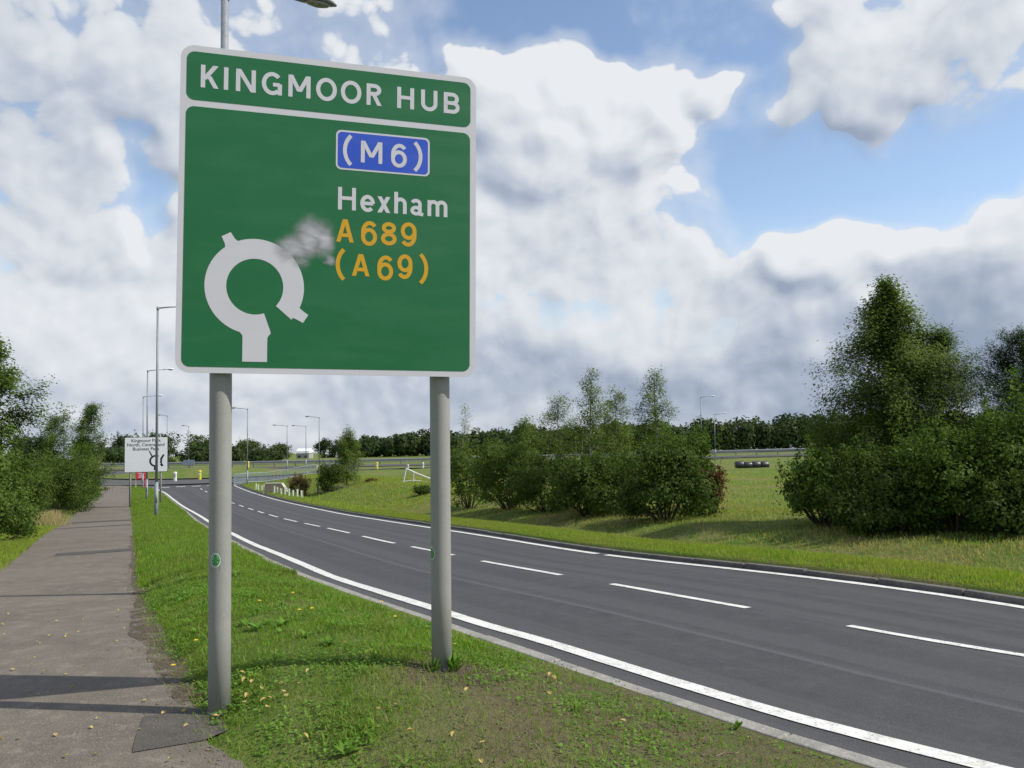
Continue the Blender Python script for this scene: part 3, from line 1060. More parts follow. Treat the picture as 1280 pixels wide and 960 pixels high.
# backing rails and clips
for v in (.28, .95, 1.60):
    MB().add([S(u, v + a, -.006 - b) for u in (.05, SW - .05) for a, b in ((-.022, .001), (.022, .001), (.022, .03), (-.022, .03))],
             [(0, 1, 2, 3), (7, 6, 5, 4), (0, 4, 5, 1), (1, 5, 6, 2), (2, 6, 7, 3), (3, 7, 4, 0)]).build('backing_rail', 'aluminium_back', sign)
PRAD = .0618
POSTS = []
for u, kk in ((.228, 0), (1.514, 1)):
    lx, ly = u + .01, .041 + PRAD
    wx = SX + lx * math.cos(YAW) - ly * math.sin(YAW)
    wy = SY + lx * math.sin(YAW) + ly * math.cos(YAW)
    bz = -.035 if kk == 0 else Txy(wx, wy) - .01
    POSTS.append((wx, wy, bz))
    ring = [[(lx + PRAD * math.cos(2 * math.pi * i / 40), ly + PRAD * math.sin(2 * math.pi * i / 40), z) for i in range(40)] for z in (bz - .15, bz + .5, 1.5, 2.6, SZ + 1.74)]
    po = MB().loft(ring).build('post', 'post_grey', sign, smooth=True)
    cr = [[(lx + r_ * math.cos(2 * math.pi * i / 40), ly + r_ * math.sin(2 * math.pi * i / 40), z) for i in range(40)] for z, r_ in ((SZ + 1.735, PRAD + .004), (SZ + 1.755, PRAD + .004), (SZ + 1.762, PRAD * .6))]
    MB().loft(cr).build('post_cap', 'post_mortar', po, smooth=True)
    cr = [[(lx + r_ * math.cos(2 * math.pi * i / 40), ly + r_ * math.sin(2 * math.pi * i / 40), z + .004 * math.sin(i * 1.9)) for i in range(40)] for z, r_ in ((bz - .05, PRAD + .006), (bz + .012, PRAD + .006), (bz + .022, PRAD + .0015))]
    MB().loft(cr, cap=False).build('base_collar', 'post_mortar', po, smooth=True)
    for v in (.28, .95, 1.60):
        zz = SZ + v
        MB().loft([[(lx + (PRAD + .003) * math.cos(2 * math.pi * i / 30), ly + (PRAD + .003) * math.sin(2 * math.pi * i / 30), z) for i in range(30)] for z in (zz - .012, zz + .012)], cap=False).build('clip_band', 'galvanised', po, smooth=True)
    # round green sticker wrapped on the post
    toward = math.atan2(-wy, -wx) - YAW
    ang = toward + (R(-23) if kk == 0 else R(-62))
    zc = .835 if kk == 0 else .80

    def wrap(pts, lift):
        return [(lx + (PRAD + lift) * math.cos(ang + a / PRAD), ly + (PRAD + lift) * math.sin(ang + a / PRAD), zc + b) for a, b in pts]

    def sticker(nm, mat, rx, rz, lift, par, cut=None, c=(0, 0)):
        mb = MB()
        K = 28
        rings = []
        for f in (1., .66, .33):
            rings.append(wrap([(c[0] + rx * f * math.cos(2 * math.pi * i / K), c[1] + rz * f * math.sin(2 * math.pi * i / K)) for i in range(K)], lift))
        mb.loft(rings, cap=False)
        mb.add(wrap([c], lift) + rings[2], [(0, 1 + i, 1 + (i + 1) % K) for i in range(K)])
        return mb.build(nm, mat, par, smooth=False)
    st = sticker('sticker', 'sticker_white', .029, .040, .0012, po)
    MB().add(wrap([(-.030, -.07), (.022, -.062), (.024, -.035), (-.030, -.035)], .0010), [(0, 1, 2, 3)]).build('sticker_tail', 'sticker_green', po)
    mbs = MB()
    rr_ = [wrap([(.0245 * f * math.cos(2 * math.pi * i / 28), .034 * f * math.sin(2 * math.pi * i / 28)) for i in range(28)], .002) for f in (1., .5, .04)]
    mbs.loft(rr_, cap=False).build('sticker_disc', 'sticker_green', po)
    for b0 in (-.012, .004, .016):
        wv = .018 - abs(b0) * .3
        MB().add(wrap([(-wv, b0), (wv, b0), (wv, b0 + .006), (-wv, b0 + .006)], .0028), [(0, 1, 2, 3)]).build('sticker_print', 'sticker_white', po)
    if kk == 1:
        MB().add(wrap([(-.03, .048), (.02, .05), (.012, .08), (-.024, .074)], .001), [(0, 1, 2, 3)]).build('sticker_tail', 'sticker_green', po)
# ------------------------------------------------------------------ street lamps
LAMP_MESH = {}


def lamp(x, y, hgt, arm, rz, label, group='street lamps round the road', z=None, sc_=1., white=True):
    z = Txy(x, y) - .02 if z is None else z
    t = thing('street_lamp', label, 'street lamp', (x, y, z), rz, group)
    key = (round(hgt, 1), arm, white)
    if key not in LAMP_MESH:
        parts = []
        cb = MB().tube([(0, 0, -.3), (0, 0, 1.25)], [.075, .075], 14)
        cb.tube([(0, 0, 1.25), (0, 0, 1.32)], [.075, .052], 14, cap=False)
        cb.tube([(0, 0, 1.32), (0, 0, hgt)], [.052, .042], 14)
        parts.append(('column', cb, 'galvanised'))
        parts.append(('service_door', MB().box((0, -.0745, .75), (.07, .012, .45)), 'galvanised'))
        ar = MB().tube([(0, 0, hgt - .12), (0, 0, hgt + .02)], .05, 10)
        ar.tube([(0, 0, hgt - .04), (arm * .45, 0, hgt + .03), (arm, 0, hgt + .07)], [.028, .026, .024], 8)
        parts.append(('arm', ar, 'galvanised'))
        rings = []
        for f, wy, hz, dz in ((0, .035, .03, 0), (.12, .05, .05, .005), (.3, .085, .075, .012), (.6, .11, .085, .018), (.85, .085, .06, .012), (1., .02, .015, 0)):
            rings.append([(arm - .06 + f * .62, wy * math.cos(2 * math.pi * i / 16), hgt + .085 + dz + (hz if math.sin(2 * math.pi * i / 16) > 0 else hz * .45) * math.sin(2 * math.pi * i / 16)) for i in range(16)])
        parts.append(('lantern', MB().loft(rings), 'lantern_white' if white else 'lantern_grey'))
        rings = []
        for f, r_ in ((0, 1), (.5, .8), (1., .3)):
            rings.append([(arm + .33 + .16 * r_ * math.cos(2 * math.pi * i / 16), .075 * r_ * math.sin(2 * math.pi * i / 16), hgt + .066 - .04 * f) for i in range(16)])
        parts.append(('lens', MB().loft(rings), 'lantern_lens'))
        LAMP_MESH[key] = []
        par = {}
        for n, m_, mt in parts:
            o = m_.build(n, mt, par.get('lantern') if n == 'lens' else t, smooth=True)
            par[n] = o
            LAMP_MESH[key].append((n, o.data))
    else:
        par = {}
        for n, d in LAMP_MESH[key]:
            o = link(n, d, par.get('lantern') if n == 'lens' else t)
            par[n] = o
    return t


ROADDIR = math.atan2(PD[0] * -1, PD[1])       # heading of the verge normal
A = math.atan2(-PD[0], PD[1])                 # arm points across the road
lamp(-3.27, 9.36, 6.75, .74, A, 'grey street lamp column rising directly behind the large green sign', white=False)
lamp(-13.77, 32.1, 8.1, 1.0, A, 'tall grey street lamp in front of the white map sign', white=False)
lamp(-23.0, 52.2, 8.15, 1.0, A, 'street lamp just behind the white map sign on the verge')
lamp(-31.9, 71.6, 7.95, 1.0, A, 'street lamp on the verge beside the small red board')
lamp(-24.61, 77.0, 7.0, 1.0, math.pi, 'street lamp at the corner behind the start of the grey pedestrian railing', white=False)
lamp(-20.98, 90.0, 6.35, 1.0, math.pi, 'street lamp beyond the grey railing, next to the slim birch', white=False)
lamp(-27.9, 112, 5.7, 1.4, math.pi, 'distant street lamp in front of the white sheds', white=False)
lamp(-29.9, 110, 5.8, 1.4, math.pi, 'distant street lamp in front of the white sheds', white=False)
lamp(-42.05, 101, 7.2, .7, math.pi, 'street lamp on the roundabout seen just above the white map sign', white=False)
lamp(-56.83, 105, 7.8, 1.0, 0, 'distant street lamp rising over the swept bushes beside the path', white=False)
lamp(-46.3, 118.6, 6.0, .5, math.pi, 'distant street lamp carrying the grey back of a road sign', white=False)
lamp(21.63, 95, 7.3, 1.1, 0, 'street lamp showing above the shrubs beside the pasture, taller of two')
lamp(26.82, 110, 5.9, 1.1, 0, 'street lamp in front of the dark wood, shorter of two')

# ------------------------------------------------------------------ white map sign further along the path
sx, sy = -20.75, 47.0
s2 = thing('map_sign', 'white roundabout map sign with black lettering on two posts beside the path', 'road sign', (sx, sy, Txy(sx, sy)), R(20))
b2 = -1.02 - Txy(sx, sy)
W2, H2 = 2.25, 1.98
S2 = lambda u, v, off=0.: (u - W2 / 2, -off, b2 + v)
p2 = slab('sign_panel', 'sign_black', rrect(0, 0, W2, H2, .05), 0, .02, s2, S2)
slab('sign_face', 'sign_pale', rrect(.02, .02, W2 - .02, H2 - .02, .04), .003, .002, p2, S2)
for u in (.30, W2 - .36):
    gzb = -.55
    MB().tube([(u - W2 / 2, .075, gzb), (u - W2 / 2, .075, b2 + H2 - .1)], .055, 14).build('post', 'post_grey', s2, smooth=True)


def text_mesh(body, size, x, z, y, parent, mat, name='lettering', bold=.012):
    c = bpy.data.curves.new(name, 'FONT')
    c.body = body
    c.size = size
    c.align_x = 'CENTER'
    c.offset = bold
    c.resolution_u = 3
    tmp = bpy.data.objects.new('tmp_text', c)
    COL.objects.link(tmp)
    dg = bpy.context.evaluated_depsgraph_get()
    me_ = bpy.data.meshes.new_from_object(tmp.evaluated_get(dg))
    bpy.data.objects.remove(tmp)
    me_.name = name
    for v in me_.vertices:
        v.co = (v.co.x + x, y, v.co.y + z)
    me_.materials.clear()
    me_.materials.append(MATS[mat])
    return link(name, me_, parent)


for i, tx in enumerate(('Kingmoor Park', 'North, Central and', 'Business Park')):
    text_mesh(tx, .25, -.02, b2 + 1.70 - i * .235, -.0045, p2, 'sign_black', bold=.004)
mb = MB()
ca, cb_, ro2, ri2 = 1.62, .62, .34, .24
oc, ic = ell(ca, cb_, ro2, ro2, 30, 330 - 40, 40), ell(ca, cb_, ri2, ri2, 30, 330 - 40, 40)
for (a0, a1) in ((-28, 28), (60, 290)):
    oc, ic = ell(ca, cb_, ro2, ro2, a0, a1, 30), ell(ca, cb_, ri2, ri2, a0, a1, 30)
    for i in range(30):
        mb.add([S2(*oc[i], .005), S2(*oc[i + 1], .005), S2(*ic[i + 1], .005), S2(*ic[i], .005)], [(0, 1, 2, 3)])
mb.add([S2(x, y, .0056) for x, y in ((ca - .09, .1), (ca + .06, .1), (ca + .06, .36), (ca - .09, .36))], [(0, 1, 2, 3)])
mb.add([S2(x, y, .0056) for x, y in ((ca - .22, .86), (ca - .16, .90), (ca - .31, 1.2), (ca - .36, 1.17))], [(0, 1, 2, 3)])
mb.add([S2(x, y, .0056) for x, y in ((ca + .24, .78), (ca + .33, .70), (ca + .47, .96), (ca + .38, 1.0))], [(0, 1, 2, 3)])
mb.add([S2(x, y, .0056) for x, y in ((ca + .22, .42), (ca + .33, .50), (ca + .42, .34), (ca + .30, .30))], [(0, 1, 2, 3)])
mb.build('roundabout_symbol', 'sign_black', p2)

# small red board by the roundabout
rx_, ry_ = -32.5, 72.6
rz_ = Txy(rx_, ry_)
rb = thing('notice_board', 'small red temporary notice board on two stakes beyond the white map sign', 'notice board', (rx_, ry_, rz_), R(8))
MB().box((0, 0, 1.12), (.80, .02, .66)).build('board', 'sign_red', rb)
for i in range(3):
    MB().box((.02, -.012, 1.28 - i * .16), (.5 - .1 * (i % 2), .003, .07)).build('print_line', 'sign_pale', rb)
for u in (-.44, .30):
    MB().box((u, .04, .55), (.07, .05, 1.7)).build('stake', 'sign_red' if u > 0 else 'timber_pale', rb)


# ------------------------------------------------------------------ roundabout, far roads, barrier
RCX, RCY = -36., 98.
zr = lambda x, y: float(T(*PQ(x, y)))


def ring_sheet(name, mat, r0, r1, lift, ex=1., n=72, dome=0., cols=4):
    vs = []
    for i in range(n):
        a = 2 * math.pi * i / n
        for j in range(cols):
            r_ = r0 + (r1 - r0) * j / (cols - 1)
            x, y = RCX + r_ * ex * math.cos(a), RCY + r_ * math.sin(a)
            vs.append((x, y, float(gz(PQ(x, y)[0])) + lift + dome * (1 - (r_ / max(r1, .1))**2)))
    fs = [(i * cols + j, ((i + 1) % n) * cols + j, ((i + 1) % n) * cols + j + 1, i * cols + j + 1) for i in range(n) for j in range(cols - 1)]
    return MB().add(vs, fs).build(name, mat, None, smooth=True)


structure(ring_sheet('roundabout_road', 'road_tarmac', 8.5, 18.5, .035, 1.2, cols=6), 'dark tarmac ring of the roundabout')
isl = structure(ring_sheet('roundabout_island', 'turf_soil', .2, 8.6, .16, 1.35, dome=.75, cols=6), 'grassy central island of the roundabout')
ring_sheet('island_kerb', 'kerb_concrete', 8.45, 8.75, .15, 1.35, cols=2).parent = isl


def way(name, mat, pts, wd, lift, zfun, label):
    vs = []
    P = [Vector(p) for p in pts]
    for i, p in enumerate(P):
        d = (P[min(i + 1, len(P) - 1)] - P[max(i - 1, 0)]).normalized()
        nn = Vector((-d.y, d.x))
        for s_ in (-1, -.33, .33, 1):
            c = p + nn * wd / 2 * s_
            vs.append((c.x, c.y, zfun(c.x, c.y) + lift))
    fs = [(i * 4 + j, i * 4 + j + 1, i * 4 + j + 5, i * 4 + j + 4) for i in range(len(P) - 1) for j in range(3)]
    return structure(MB().add(vs, fs).build(name, mat, None, smooth=True), label)


way('side_road', 'road_tarmac', [(-24 + i * 2.5, 99.5 + .04 * i * i * .5) for i in range(36)], 6.5, .06, zr, 'side road leaving the roundabout behind the rough grass')
way('far_road', 'road_tarmac', [(-70 + i * 2.5, 115.2 + .03 * i) for i in range(80)], 5.0, .10, lambda x, y: float(rail_gz(x)), 'far road on a low embankment in front of the crash barrier')

# crash barrier along the far road
bar = thing('crash_barrier', 'long galvanised crash barrier along the far road embankment', 'barrier', (0, 119.0, float(rail_gz(0))))
pts = [(-70 + i * 3.0, 118.6 + .03 * (i - 20), 0) for i in range(66)]
loc = lambda x, y, dz: (x, y - 119.0, float(rail_gz(x)) - float(rail_gz(0)) + dz)
for zc_, nm in ((.72, 'beam'), (.42, 'lower_rail')):
    m_ = MB()
    prof = [(0, -.16), (-.05, -.10), (-.05, -.04), (0, 0), (-.05, .04), (-.05, .10), (0, .16), (.02, .16), (.02, -.16)]
    prof = prof if nm == 'beam' else [(0, -.05), (-.04, -.05), (-.04, .05), (0, .05)]
    m_.loft([[loc(x, y + a, zc_ + b) for a, b in prof] for x, y, _ in pts])
    m_.build(nm, 'galvanised', bar)
pm_ = MB().box((0, 0, .3), (.12, .1, 1.1)).build('barrier_post', 'galvanised', bar)
for i, (x, y, _) in enumerate(pts):
    o = pm_ if i == 0 else pm_.copy()
    if i:
        COL.objects.link(o)
        o.parent = bar
    o.location = loc(x, y + .09, 0)

# back of a road sign on the far lamp
bs = thing('road_sign', 'grey back of a road sign on the far side of the roundabout', 'road sign', (-45.8, 117.4, float(rail_gz(-45.8))))
MB().box((0, 0, .85), (1.6, .04, .75)).build('panel', 'rail_bluegrey', bs)
for u in (-.5, .5):
    MB().tube([(u, .05, -.2), (u, .05, 1.2)], .04, 8).build('post', 'rail_bluegrey', bs)


# bollards
def bollard(x, y, h, mat, label, group='plastic bollards on the traffic islands', z=None):
    z = zr(x, y) + .03 if z is None else z
    t = thing('bollard', label, 'bollard', (x, y, z), 0, group)
    s_ = h / 1.0
    prof = [(.20, 0), (.20, .06), (.17, .08), (.16, .78), (.19, .80), (.19, .93), (.12, 1.0)]
    MB().loft([[(r_ * s_ * math.cos(2 * math.pi * i / 12), r_ * .75 * s_ * math.sin(2 * math.pi * i / 12), q_ * s_ - .08) for i in range(12)] for r_, q_ in prof]).build('body', mat, t)
    MB().box((0, -.14 * s_, .62 * s_ - .08), (.2 * s_, .02, .2 * s_)).build('keep_left_plate', 'sign_pale' if mat == 'plastic_yellow' else 'rail_bluegrey', t)
    return t


bollard(-34.96, 86, 1.05, 'plastic_white', 'pale yellow-white bollard on the splitter island before the roundabout')
bollard(-33.4, 88.6, 1.05, 'plastic_yellow', 'bright yellow bollard at the edge of the roundabout island')
bollard(-35.27, 110.5, 1.2, 'plastic_yellow', 'yellow bollard in front of the crash barrier beyond the roundabout')
bollard(-22.9, 97, .95, 'plastic_yellow', 'yellow bollard behind the grey railing near the slim birch')
bollard(-15.89, 97, .95, 'plastic_yellow', 'yellow bollard on the side road past the slim birch')
bollard(-10.51, 97, .75, 'plastic_white', 'small white marker post on the side road, right of a pair')
bollard(-12.25, 97, .6, 'plastic_white', 'small white marker post on the side road, left of a pair')
MB().tube([(-13.2, 102.5, zr(-13.2, 102.5) - .1), (-13.2, 102.5, zr(-13.2, 102.5) + 1.6)], .05, 8).build('sign_pole', 'galvanised')
tag(bpy.data.objects['sign_pole'], 'bare grey pole standing behind the yellow side road bollard', 'pole')

# pedestrian railing round the corner
ped = [(-26.0, 77.4), (-25.3, 79.0), (-24.0, 80.4), (-22.2, 81.6), (-20.2, 82.8), (-18.2, 84.0), (-16.2, 85.0)]
pr_ = thing('pedestrian_railing', 'blue-grey pedestrian railing curving round the road corner', 'railing', (ped[0][0], ped[0][1], zr(*ped[0])))
gl = lambda x, y, dz: (x - ped[0][0], y - ped[0][1], zr(x, y) - zr(*ped[0]) + dz)
for dz in (.95, .12):
    MB().tube([gl(x, y, dz) for x, y in ped], .035, 6).build('rail', 'rail_bluegrey', pr_)
for x, y in ped:
    MB().tube([gl(x, y, -.3), gl(x, y, 1.0)], .04, 6).build('railing_post', 'rail_bluegrey', pr_)
for i in range(len(ped) - 1):
    mbb = MB()
    (xa, ya), (xb, yb) = ped[i], ped[i + 1]
    for k in range(1, 16):
        f = k / 16
        x, y = xa + (xb - xa) * f, ya + (yb - ya) * f
        mbb.tube([gl(x, y, .1), gl(x, y, .95)], .022, 4)
    mbb.build('bar_panel', 'rail_bluegrey', pr_)

# headwall of the culvert with sloping wings
hx, hy = -17.3, 60.5
hz = zr(hx, hy)
hw = thing('culvert_headwall', 'low brown brick culvert headwall with pale sloping copings below the verge', 'headwall', (hx, hy, hz), R(-6))
MB().add([(-.95, 0, -.6), (1.3, 0, -.6), (.45, 0, .62), (-.75, 0, .62), (-.95, .3, -.6), (1.3, .3, -.6), (.45, .3, .62), (-.75, .3, .62)],
         [(0, 1, 2, 3), (7, 6, 5, 4), (0, 4, 5, 1), (1, 5, 6, 2), (2, 6, 7, 3), (3, 7, 4, 0)]).build('brick_face', 'brick_wall', hw)
MB().box((-.15, .14, .66), (1.3, .36, .07)).build('coping', 'stone_coping', hw)
for x0, x1 in ((.47, 1.32), (-.77, -.97)):
    MB().add([(x0, -.06, .69), (x1, -.06, -.5), (x1, .36, -.5), (x0, .36, .69), (x0, -.06, .60), (x1, -.06, -.6), (x1, .36, -.6), (x0, .36, .60)],
             [(0, 1, 2, 3), (7, 6, 5, 4), (0, 4, 5, 1), (1, 5, 6, 2), (2, 6, 7, 3), (3, 7, 4, 0)]).build('wing_coping', 'stone_coping', hw)

# line of pale tree tubes along the verge
for i in range(14):
    f = i / 13
    x, y = -20.6 + 7.5 * f, 66.5 - 15.0 * f
    h = .52 - .1 * (i % 3) * .5
    t = thing('tree_tube', 'short pale tree guard tube in the row below the road verge', 'tree guard', (x, y, zr(x, y)), 0, 'tree guard tubes along the verge')
    lean = random.Random(i).uniform(-.06, .06)
    MB().tube([(0, 0, -.1), (lean, 0, h)], .06, 8).build('tube', 'tube_green', t)
    MB().box((.07, .03, h * .45), (.03, .03, h * 1.1)).build('stake', 'timber_pale', t)

# post and rail fence
f0, f1 = (-13.3, 56.6), (-10.9, 55.4)
fe = thing('rail_fence', 'short brown timber post and rail fence under the slim birch', 'fence', (f0[0], f0[1], zr(*f0)))
fl = lambda f, dz: (f * (f1[0] - f0[0]), f * (f1[1] - f0[1]), dz)
for i in range(4):
    MB().box(fl(i / 3, .25), (.09, .09, .9)).build('fence_post', 'timber_brown', fe)
for dz in (.2, .4, .6):
    MB().box(((f1[0] - f0[0]) / 2, (f1[1] - f0[1]) / 2 - .06, dz), (2.75, .03, .07), math.atan2(f1[1] - f0[1], f1[0] - f0[0])).build('fence_rail', 'timber_pale', fe)

# bent white pipe frame in the rough grass
gx, gy = -6.7, 51.5
gzz = zr(gx, gy)
fr = thing('pipe_frame', 'white tubular frame leaning in the rough grass beyond the road', 'pipe frame', (gx, gy, gzz))
MB().tube([(-.12, 0, -.1), (.08, 0, .85)], .045, 8).build('upright', 'pipe_white', fr)
MB().tube([(.08, 0, .85), (.8, .2, .5), (1.75, .4, .10)], .045, 8).build('sloping_rail', 'pipe_white', fr)
MB().tube([(.5, .1, .0), (.55, .1, .62)], .03, 6).build('brace', 'pipe_white', fr)
MB().tube([(-.1, 0, .05), (.5, .1, .12), (1.4, .3, .0)], .03, 6).build('bottom_rail', 'pipe_white', fr)


# wrapped bales on the pasture
def bale(x, y, r_, ln, label, rz=0.):
    z = zr(x, y)
    t = thing('wrapped_bale', label, 'bale', (x, y, z), rz, 'black bales at the end of the pasture')
    prof = [(-ln / 2, r_ * .86), (-ln / 2 + .06, r_), (0, r_ * 1.02), (ln / 2 - .06, r_), (ln / 2, r_ * .86)]
    MB().loft([[(a, b * math.cos(2 * math.pi * i / 18), r_ * .95 + b * math.sin(2 * math.pi * i / 18)) for i in range(18)] for a, b in prof]).build('wrap', 'bale_black', t, smooth=True)


for k, x in enumerate((13.7, 14.35, 15.0)):
    bale(x, 62.3, .19, .62, 'low black wrapped bale in the shorter row beside the shrubs', .08 * k)
for k, x in enumerate((16.95, 17.6, 18.25, 18.9)):
    bale(x, 62.2 + .1 * k, .27, .62, 'black wrapped bale in the longer row on the pasture edge', .05 * k)


# white sheds far off
pm('shed_wall', (.36, .37, .36), (.30, .31, .30), 1.2, rough=.85)
def shed(x, y, wd, zt, dp, label):
    z = zr(x, y)
    h = zt - z
    t = thing('shed', label, 'building', (x, y, z), 0, 'white sheds beyond the trees')
    MB().box((0, 0, h * .32), (wd, dp, h * .64 + .6)).build('wall', 'shed_wall', t)
    rr = MB()
    rr.add([(-wd / 2 - .15, -dp / 2 - .2, h * .62), (wd / 2 + .15, -dp / 2 - .2, h * .62), (wd / 2 + .15, 0, h), (-wd / 2 - .15, 0, h), (-wd / 2 - .15, dp / 2 + .2, h * .62), (wd / 2 + .15, dp / 2 + .2, h * .62)],
           [(0, 1, 2, 3), (3, 2, 5, 4), (0, 3, 4), (1, 5, 2)])
    rr.build('roof', 'white_roof', t)
    n_ = max(2, int(wd / 1.6))
    for i in range(n_):
        MB().box((-wd / 2 + (i + .5) * wd / n_, -dp / 2 - .02, h * .3), (.6, .05, .5)).build('window', 'window_dark', t)


shed(-62.7, 172, 3.4, -3.2, 4, 'small white shed among the round trees left of the lamp')
shed(-53.5, 190, 3.0, -4.1, 4, 'narrow white shed half hidden by dark trees')
shed(-47.6, 190, 2.9, -4.0, 4, 'white shed with a pale roof in the gap above the green field')
shed(-41.6, 192, 2.4, -4.5, 4, 'low white shed beside the slim birch')
# ------------------------------------------------------------------ foliage
def leaf_mesh(name, C, N, size, mat, rng, aspect=.55, droop=0.):
    """C: leaf centres (n,3); N: preferred normals; one folded kite per leaf"""
    n = len(C)
    nrm = N / (np.linalg.norm(N, axis=1)[:, None] + 1e-9) + rng.normal(0, .36, (n, 3))
    nrm /= np.linalg.norm(nrm, axis=1)[:, None] + 1e-9
    d = rng.normal(0, 1, (n, 3))
    d[:, 2] -= droop
    d -= nrm * (d * nrm).sum(1)[:, None]
    d /= np.linalg.norm(d, axis=1)[:, None] + 1e-9
    s = np.cross(nrm, d)
    L = (size * (.65 + .7 * rng.random(n)))[:, None]
    a = C - d * L * .5
    tip = C + d * L * .5
    mid = C - d * L * .05 + nrm * L * .08
    V_ = np.stack([a, mid + s * L * aspect * .5, tip, mid - s * L * aspect * .5], 1).reshape(-1, 3)
    return mesh_np(name, V_, np.arange(n * 4).reshape(n, 4), mat=mat)


def limbs(name, segs, mat, parent, n=6):
    mb = MB()
    for pts, rad in segs:
        mb.tube(pts, rad, n)
    return mb.build(name, mat, parent, smooth=True)


def bush(x, y, ztop, rw, label, mat, seed, leaf=.075, clumps=110, per=95, group=None, cat='shrub', name='shrub', depth=None, z=None, spread=.17, lumps=8, bark='bark_dark', shoots=26):
    """many-stemmed shrub: uneven lobes, each lobe set with leaf clumps"""
    rng = np.random.default_rng(seed)
    leaf, clumps, per = leaf * .84, int(clumps * 1.1), int(per * .85)
    z = Txy(x, y) if z is None else z
    h = ztop - z
    rd = rw if depth is None else depth
    t = thing(name, label, cat, (x, y, z), 0, group)
    # lobes
    lob = [(np.array([0, 0, h * .36]), np.array([rw * .66, rd * .66, h * .36]))]
    for i in range(lumps):
        a = 2 * math.pi * (i + rng.random() * .8) / lumps
        k = .42 + .26 * rng.random()
        hh = .16 + .50 * rng.random()
        lob.append((np.array([math.cos(a) * rw * k, math.sin(a) * rd * k, h * hh]), np.array([rw, rd, h * .75]) * (.24 + .17 * rng.random())))
    for i in range(4):
        a = 2 * math.pi * rng.random()
        k = .15 + .3 * rng.random()
        lob.append((np.array([math.cos(a) * rw * k, math.sin(a) * rd * k, h * (.62 + .2 * rng.random())]), np.array([rw, rd, h * .65]) * (.22 + .14 * rng.random())))
    cc, cn = [], []
    for i in range(clumps):
        c, r_ = lob[rng.integers(len(lob))]
        d = rng.normal(0, 1, 3)
        d /= np.linalg.norm(d)
        p_ = c + d * r_ * (.72 + .34 * rng.random())
        p_[2] = np.clip(p_[2], h * .04, h * 1.02)
        cc.append(p_)
        cn.append(d)
    cc, cn = np.array(cc), np.array(cn)
    k = rng.integers(0, clumps, clumps * per)
    sp = spread * .72 * (.5 + .9 * rng.random(clumps))[k][:, None]
    off = rng.normal(0, 1, (len(k), 3))
    off[:, 2] *= .75
    C = cc[k] + off * sp
    N = cn[k] * .8 + off * .5 + np.array([0, 0, .35])
    # upright shoots break the outline
    for i in range(shoots):
        a = 2 * math.pi * rng.random()
        rr = .85 * math.sqrt(rng.random())
        b = np.array([math.cos(a) * rw * rr, math.sin(a) * rd * rr, h * (.55 + .35 * (1 - rr))])
        tl = h * (.14 + .26 * rng.random())
        dv = np.array([math.cos(a) * .45, math.sin(a) * .3, 1.]) + rng.normal(0, .25, 3)
        k_n = int(per * .8)
        f_ = rng.random((k_n, 1))
        c_ = b + dv * tl * f_ + rng.normal(0, 1, (k_n, 3)) * spread * (.62 - .42 * f_)
        C = np.concatenate([C, c_])
        N = np.concatenate([N, rng.normal(0, 1, (k_n, 3)) + np.array([0, 0, .6])])
    # inner fill keeps the shrub from being hollow
    m = clumps * per // 6
    c_i = rng.integers(0, len(lob), m)
    d = rng.normal(0, 1, (m, 3))
    d /= np.linalg.norm(d, axis=1)[:, None]
    Ci = np.array([l[0] for l in lob])[c_i] + d * np.array([l[1] for l in lob])[c_i] * rng.random((m, 1))**.4 * .85
    C = np.concatenate([C, Ci])
    N = np.concatenate([N, d])
    ok = C[:, 2] > .03
    C, N = C[ok], N[ok]
    link('crown', leaf_mesh('crown', C, N, leaf, mat, rng), t)
    segs = []
    for i in range(14):
        e_ = cc[rng.integers(clumps)] * (.85 if i < 9 else 1.06)
        b = np.array([e_[0] * .12, e_[1] * .12, -.1])
        mid = (b + e_) / 2 + rng.normal(0, .06, 3)
        segs.append(([b, mid, e_], [.028, .018, .006]))
    limbs('stem', segs, bark, t, 5)
    return t


